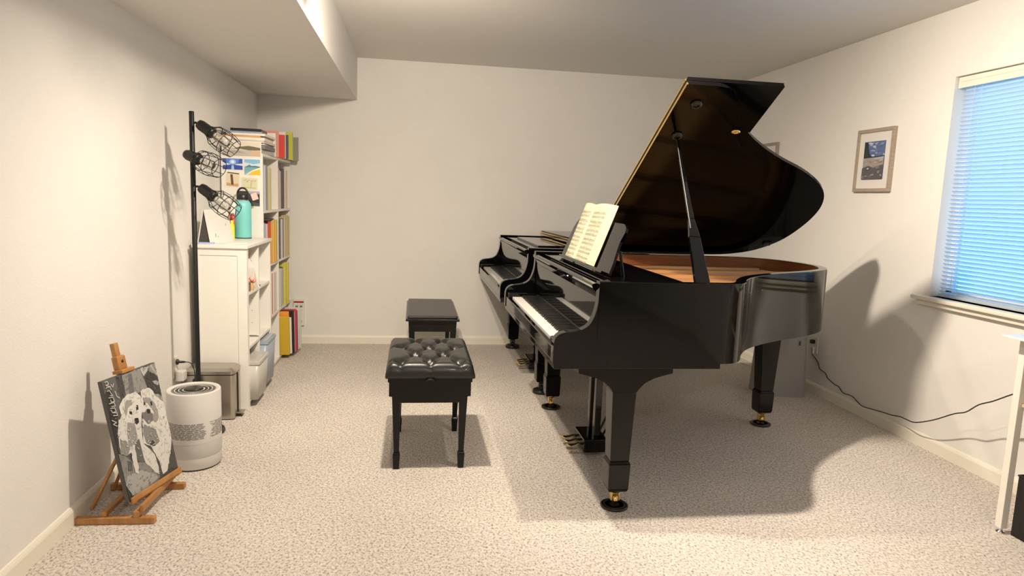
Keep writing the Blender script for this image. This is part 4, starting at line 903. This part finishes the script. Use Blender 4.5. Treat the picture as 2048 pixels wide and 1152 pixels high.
for s in STROKES:
    for a_, b_ in zip(s[:-1], s[1:]):
        A_, B_ = Vector(cpt(*a_, .0050)), Vector(cpt(*b_, .0050)); d_ = (B_-A_)
        if d_.length < 1e-5: continue
        n_ = Vector((1, 0, 0)).cross(d_).normalized()*.0014; m.add([tuple(A_-n_), tuple(B_-n_), tuple(B_+n_), tuple(A_+n_)], [(0, 1, 2, 3)], flat(.62, .60, .56))
m.obj('painted_picture', None, cv, fix=False) if False else m.obj('painted_picture', flat(.13, .125, .115), cv, fix=False)
# ledge and clamp of the easel follow the canvas
Ri = Matrix.Rotation(ya, 4, 'Z') @ Matrix.Rotation(-tl, 4, 'Y'); Tc = Matrix.Translation(cb) @ Ri
m = MB(); m.T = Tc; m.box(-.006, .034, -CWID/2+.02, CWID/2-.02, -.012, -.0015, b=.003); m.box(.0245, .034, -CWID/2+.0, CWID/2+.0, -.012, .016, b=.003); m.obj('ledge', W, ez)
m = MB(); m.T = Tc; m.box(-.020, .026, -.048, .026, CH+.0015, CH+.016, b=.003); m.box(-.022, .006, -.036, .014, CH+.014, CH+.072, b=.007); m.obj('clamp', W, ez)
m = MB(); m.T = Tc @ Matrix.Translation((.006, -.010, CH+.048)) @ Matrix.Rotation(PI/2, 4, 'Y'); m.lathe([(.006, 0), (.006, .0015), (0, .0015)], n=14); m.obj('clamp_screw', M_rubber, ez)
m = MB(); m.T = Tc; m.box(-.024, -.004, -.024, .002, -.040, CH+.125, b=.003); m.obj('mast', W, ez)

# ---------------------------------------------------------------- framed photographs on the right wall
def picture(y0, y1, z0, z1, label, shapes):
    o = empty('framed_picture', (XR, (y0+y1)/2, z0), label=label, cat='picture'); w_, h_ = (y1-y0)/2, z1-z0; b = .022
    m = MB()
    m.box(-.022, -.0, -w_, w_, 0, b, b=.002); m.box(-.022, -.0, -w_, w_, h_-b, h_, b=.002); m.box(-.022, -.0, -w_, -w_+b, b, h_-b, b=.002); m.box(-.022, -.0, w_-b, w_, b, h_-b, b=.002)
    m.obj('frame', M_frame, o)
    MB().box(-.012, -.008, -w_+b, w_-b, b, h_-b).obj('mat_board', flat(.74, .71, .68), o)
    m = MB(); iw, ib, it = w_*.56, h_*.20, h_*.80; k = 0
    for c, pl in shapes:
        k += 1; m.add([(-.0122-.0002*k, iw-2*iw*u, ib+(it-ib)*v) for u, v in pl], [tuple(range(len(pl)))], flat(*c))
    m.obj('photograph', flat(.2, .2, .2), o, fix=False); return o
rnd = random.Random(8)
def blobs(n, u0, u1, v0, v1, cols, s=.05, asp=2.5):
    out = []
    for _ in range(n):
        u, v, r = rnd.uniform(u0, u1), rnd.uniform(v0, v1), s*rnd.uniform(.4, 1); sk = rnd.uniform(-.5, .5)
        out.append((rnd.choice(cols), [(min(1, max(0, u+r*asp*math.cos(q*PI/5))), min(1, max(0, v+r*(math.sin(q*PI/5)+sk*math.cos(q*PI/5))*.6))) for q in range(10)]))
    return out
beach = [((.10, .15, .30), full_)]+blobs(20, .2, 1, .62, .97, [(.34, .40, .52), (.48, .54, .62), (.20, .26, .44), (.14, .19, .36)], .055, 2.2)+[((.03, .035, .04), [(0, .56), (0, 1), (.14, .98), (.20, .80), (.27, .68), (.42, .60), (1, .61), (1, .585), (.4, .56)]), ((.33, .30, .27), [(0, 0), (1, 0), (1, .585), (.5, .57), (0, .56)]), ((.40, .42, .44), [(.45, .55), (1, .59), (1, .53), (.6, .52)])]+blobs(16, 0, 1, .35, .54, [(.46, .41, .36), (.24, .21, .20), (.38, .34, .30)], .035, 3.2)+[((.10, .10, .11), [(0, 0), (1, 0), (1, .38), (.55, .30), (.3, .36), (0, .30)])]+blobs(22, 0, 1, .02, .30, [(.16, .155, .15), (.24, .23, .22), (.10, .10, .11), (.30, .28, .26)], .04, 2.6)+[((.55, .52, .50), [(.33+.05*math.cos(q), .28+.025*math.sin(q)) for q in range(6)])]
picture(3.800, 4.146, 1.450, 1.848, 'framed beach photograph with cloudy blue sky between the piano lid and the window', beach)
picture(5.150, 5.480, 1.450, 1.852, 'second light wooden frame mostly hidden behind the raised piano lid', [((.30, .34, .38), full_), ((.2, .2, .18), [(0, 0), (1, 0), (1, .4), (0, .5)])])

# ---------------------------------------------------------------- grey bin in the right corner area
o = empty('waste_bin', (2.628, 4.405, 0), rz=math.radians(-8), label='large grey plastic waste bin with white liner rim behind the open piano tail', cat='bin')
MB().prism(rr(.170, .125, .045), 0, .440, smooth=True, taper=rr(.150, .110, .040)).obj('body', M_grey, o, bevel=.003)
MB().prism(rr(.152, .112, .040), .4395, .500, smooth=True, taper=rr(.148, .108, .038)).obj('liner', flat(.74, .74, .74, .5), o)
MB().box(.085, .091, -.1235, -.1145, .375, .405).obj('handle_slot', M_slot, o)
# power strip by the right back corner
o = empty('power_strip', (2.70, 5.56, 0), rz=math.radians(8), label='white power strip lying on the carpet beside the back right corner', cat='power strip')
MB().box(-.13, .10, -.028, .028, 0, .035, b=.008).obj('body', M_whitem, o)
for k in range(4): MB().box(-.10+k*.045, -.075+k*.045, -.014, .014, .035, .0365, b=.0005).obj('socket', M_purif2, o)
MB().tube(bez([(.10, 0, .015), (.135, -.02, .006), (.10, -.14, .005), (.05, -.30, .005), (.06, -.44, .005), (.03, -.62, .005)], 6), .004, n=8).obj('cable', M_whitem, o)

# ---------------------------------------------------------------- white desk at the right edge
o = empty('side_table', (2.655, 1.84, 0), label='white metal desk with thin top cut off by the right edge of the photo', cat='table')
tx0, tx1, ty0, ty1 = -.205, .205, -.56, .53
MB().box(-.262, .225, -.60, .545, .838, .848, b=.002).obj('table_top', flat(.78, .78, .76, .15), o)
for x in (tx0+.03, tx1-.02):
    for y in (ty0, ty1-.02):
        lg = MB().box(x-.0155, x+.0155, y-.0155, y+.0155, .022, .838, b=.002).obj('leg', M_whitem, o)
        MB().lathe([(.017, 0), (.018, .004), (.014, .008), (.008, .010), (.008, .016), (.012, .022)], c=(x, y, 0), n=20).obj('levelling_foot', M_chrome, lg)
f = MB()
for y in (ty0, ty1-.02): f.box(tx0+.045, tx1-.035, y-.010, y+.010, .815, .838); f.box(tx0+.045, tx1-.035, y-.004, y+.004, .405, .413)
for x in (tx0+.03, tx1-.02): f.box(x-.010, x+.010, ty0+.015, ty1-.035, .815, .838)
f.obj('frame_rail', M_whitem, o)
f = MB().box(tx0+.030, tx1-.02, ty0-.016, ty1-.0, .553, .567, b=.002).obj('shelf', M_shelfwood, o)
o2 = empty('router_box', (2.66, 2.20, .5675), label='small flat black device on the wooden shelf of the white desk', cat='device')
MB().box(-.11, .10, -.09, .10, .004, .075, b=.006).obj('body', M_rubber, o2); 
for sx in (-.08, .07):
    for sy in (-.06, .07): MB().lathe([(.008, 0), (.008, .005)], c=(sx, sy, 0), n=12).obj('foot', M_rubber, o2)
o3 = empty('fabric_basket', (2.66, 2.05, .0), label='black fabric basket on the floor under the white desk', cat='basket')
m = MB(); a_, b_, t_ = .155, .275, .006; z0, z1 = .0, .262
m.box(-a_, a_, -b_, b_, z0, z0+t_); m.box(-a_, -a_+t_, -b_, b_, z0+t_, z1); m.box(a_-t_, a_, -b_, b_, z0+t_, z1); m.box(-a_+t_, a_-t_, -b_, -b_+t_, z0+t_, z1); m.box(-a_+t_, a_-t_, b_-t_, b_, z0+t_, z1)
m.obj('bag', M_fabric, o3, bevel=.002)
f = MB().tube([(a_*s, b_*q, z1) for s, q in ((-1, -1), (1, -1), (1, 1), (-1, 1))], .004, n=6, closed=True).obj('rim_piping', M_fabric, o3)

# ---------------------------------------------------------------- ceiling light (above the frame), added fill and daylight
cl = empty('ceiling_light', (.33, 2.83, ZC), label='white ceiling spotlight with two heads and one added fill head above the bench, just out of the photo', cat='ceiling light')
CP = Vector((.33, 2.83, ZC))
MB().bar(Vector((.92, 2.67, ZC-.009))-CP, Vector((-.26, 2.99, ZC-.009))-CP, .05, .018).obj('track', M_whitem, cl, bevel=.004)
def spot(pos, aim, power, cone, blend, name, col):
    pos, aim = Vector(pos), Vector(aim); d = (aim-pos).normalized(); q = d.to_track_quat('-Z', 'Y')
    MB().tube([(pos.x-CP.x, pos.y-CP.y, -.018), tuple(pos-CP-d*.05)], .008, n=10).obj('stem', M_whitem, cl)
    m = MB(); m.T = Matrix.Translation(pos-CP) @ q.to_matrix().to_4x4(); m.lathe([(0, .075), (.022, .072), (.030, .055), (.034, .010), (.032, .010), (.028, .052), (0, .060)], n=28); m.obj('lamp_head', M_whitem, cl)
    l = bpy.data.lights.new(name, 'SPOT'); l.energy = power; l.color = col; l.spot_size = math.radians(cone); l.spot_blend = blend; l.shadow_soft_size = .03
    o_ = bpy.data.objects.new(name, l); C.objects.link(o_); o_.location = pos+d*.012; o_.rotation_euler = q.to_euler(); return o_
for s in SPOTS: spot(*s)
def world():
    w_ = bpy.data.worlds.new('daylight'); S.world = w_; w_.use_nodes = True; nt = w_.node_tree; bg = nt.nodes['Background']
    bg.inputs['Color'].default_value = (.10, .47, .95, 1); bg.inputs['Strength'].default_value = SKY
world()
def lamp_(name, kind, loc, rot, power, col, size=None):
    l = bpy.data.lights.new(name, kind); l.energy = power; l.color = col
    if kind == 'AREA': l.shape = 'RECTANGLE'; l.size, l.size_y = size
    elif size: l.shadow_soft_size = size
    o_ = bpy.data.objects.new(name, l); C.objects.link(o_); o_.location = loc; o_.rotation_euler = rot; return o_

c3 = empty('ceiling_light', (.55, -1.0, ZC), label='added fill light behind the camera, shaped as a round ceiling fixture', cat='ceiling light')  # unseen glowing fixture, added to lighten the shadows from behind
MB().lathe([(.14, 0), (.145, -.015), (.13, -.022), (0, -.022)], n=40).obj('canopy', M_whitem, c3)
MB().lathe([(.125, -.022), (.118, -.045), (.09, -.062), (.04, -.072), (0, -.074)], n=40).obj('diffuser', mat('fill light diffuser', (.9, .9, .9), .5, emit=(1.0, .90, .78), estr=BACK_FILL), c3)
# ---------------------------------------------------------------- camera
f_px, pitch, roll, yaw = 1342.18, .1332, .0376, .1486
fw = Vector((math.sin(yaw)*math.cos(pitch), math.cos(yaw)*math.cos(pitch), -math.sin(pitch)))
r0 = Vector((math.cos(yaw), -math.sin(yaw), 0)); u0 = r0.cross(fw)
r = math.cos(roll)*r0+math.sin(roll)*u0; u = -math.sin(roll)*r0+math.cos(roll)*u0
cd = bpy.data.cameras.new('camera'); cd.sensor_width = 36; cd.lens = f_px/2048*36; cd.clip_start = .05; cd.clip_end = 60
cam = bpy.data.objects.new('camera', cd); C.objects.link(cam)
cam.matrix_world = Matrix(((r.x, u.x, -fw.x, 0), (r.y, u.y, -fw.y, 0), (r.z, u.z, -fw.z, 1.325), (0, 0, 0, 1)))
S.camera = cam
S.view_settings.view_transform = 'Standard'; S.view_settings.look = 'None'; S.view_settings.gamma = 1; S.view_settings.use_curve_mapping = False
S.view_settings.exposure = EXPO
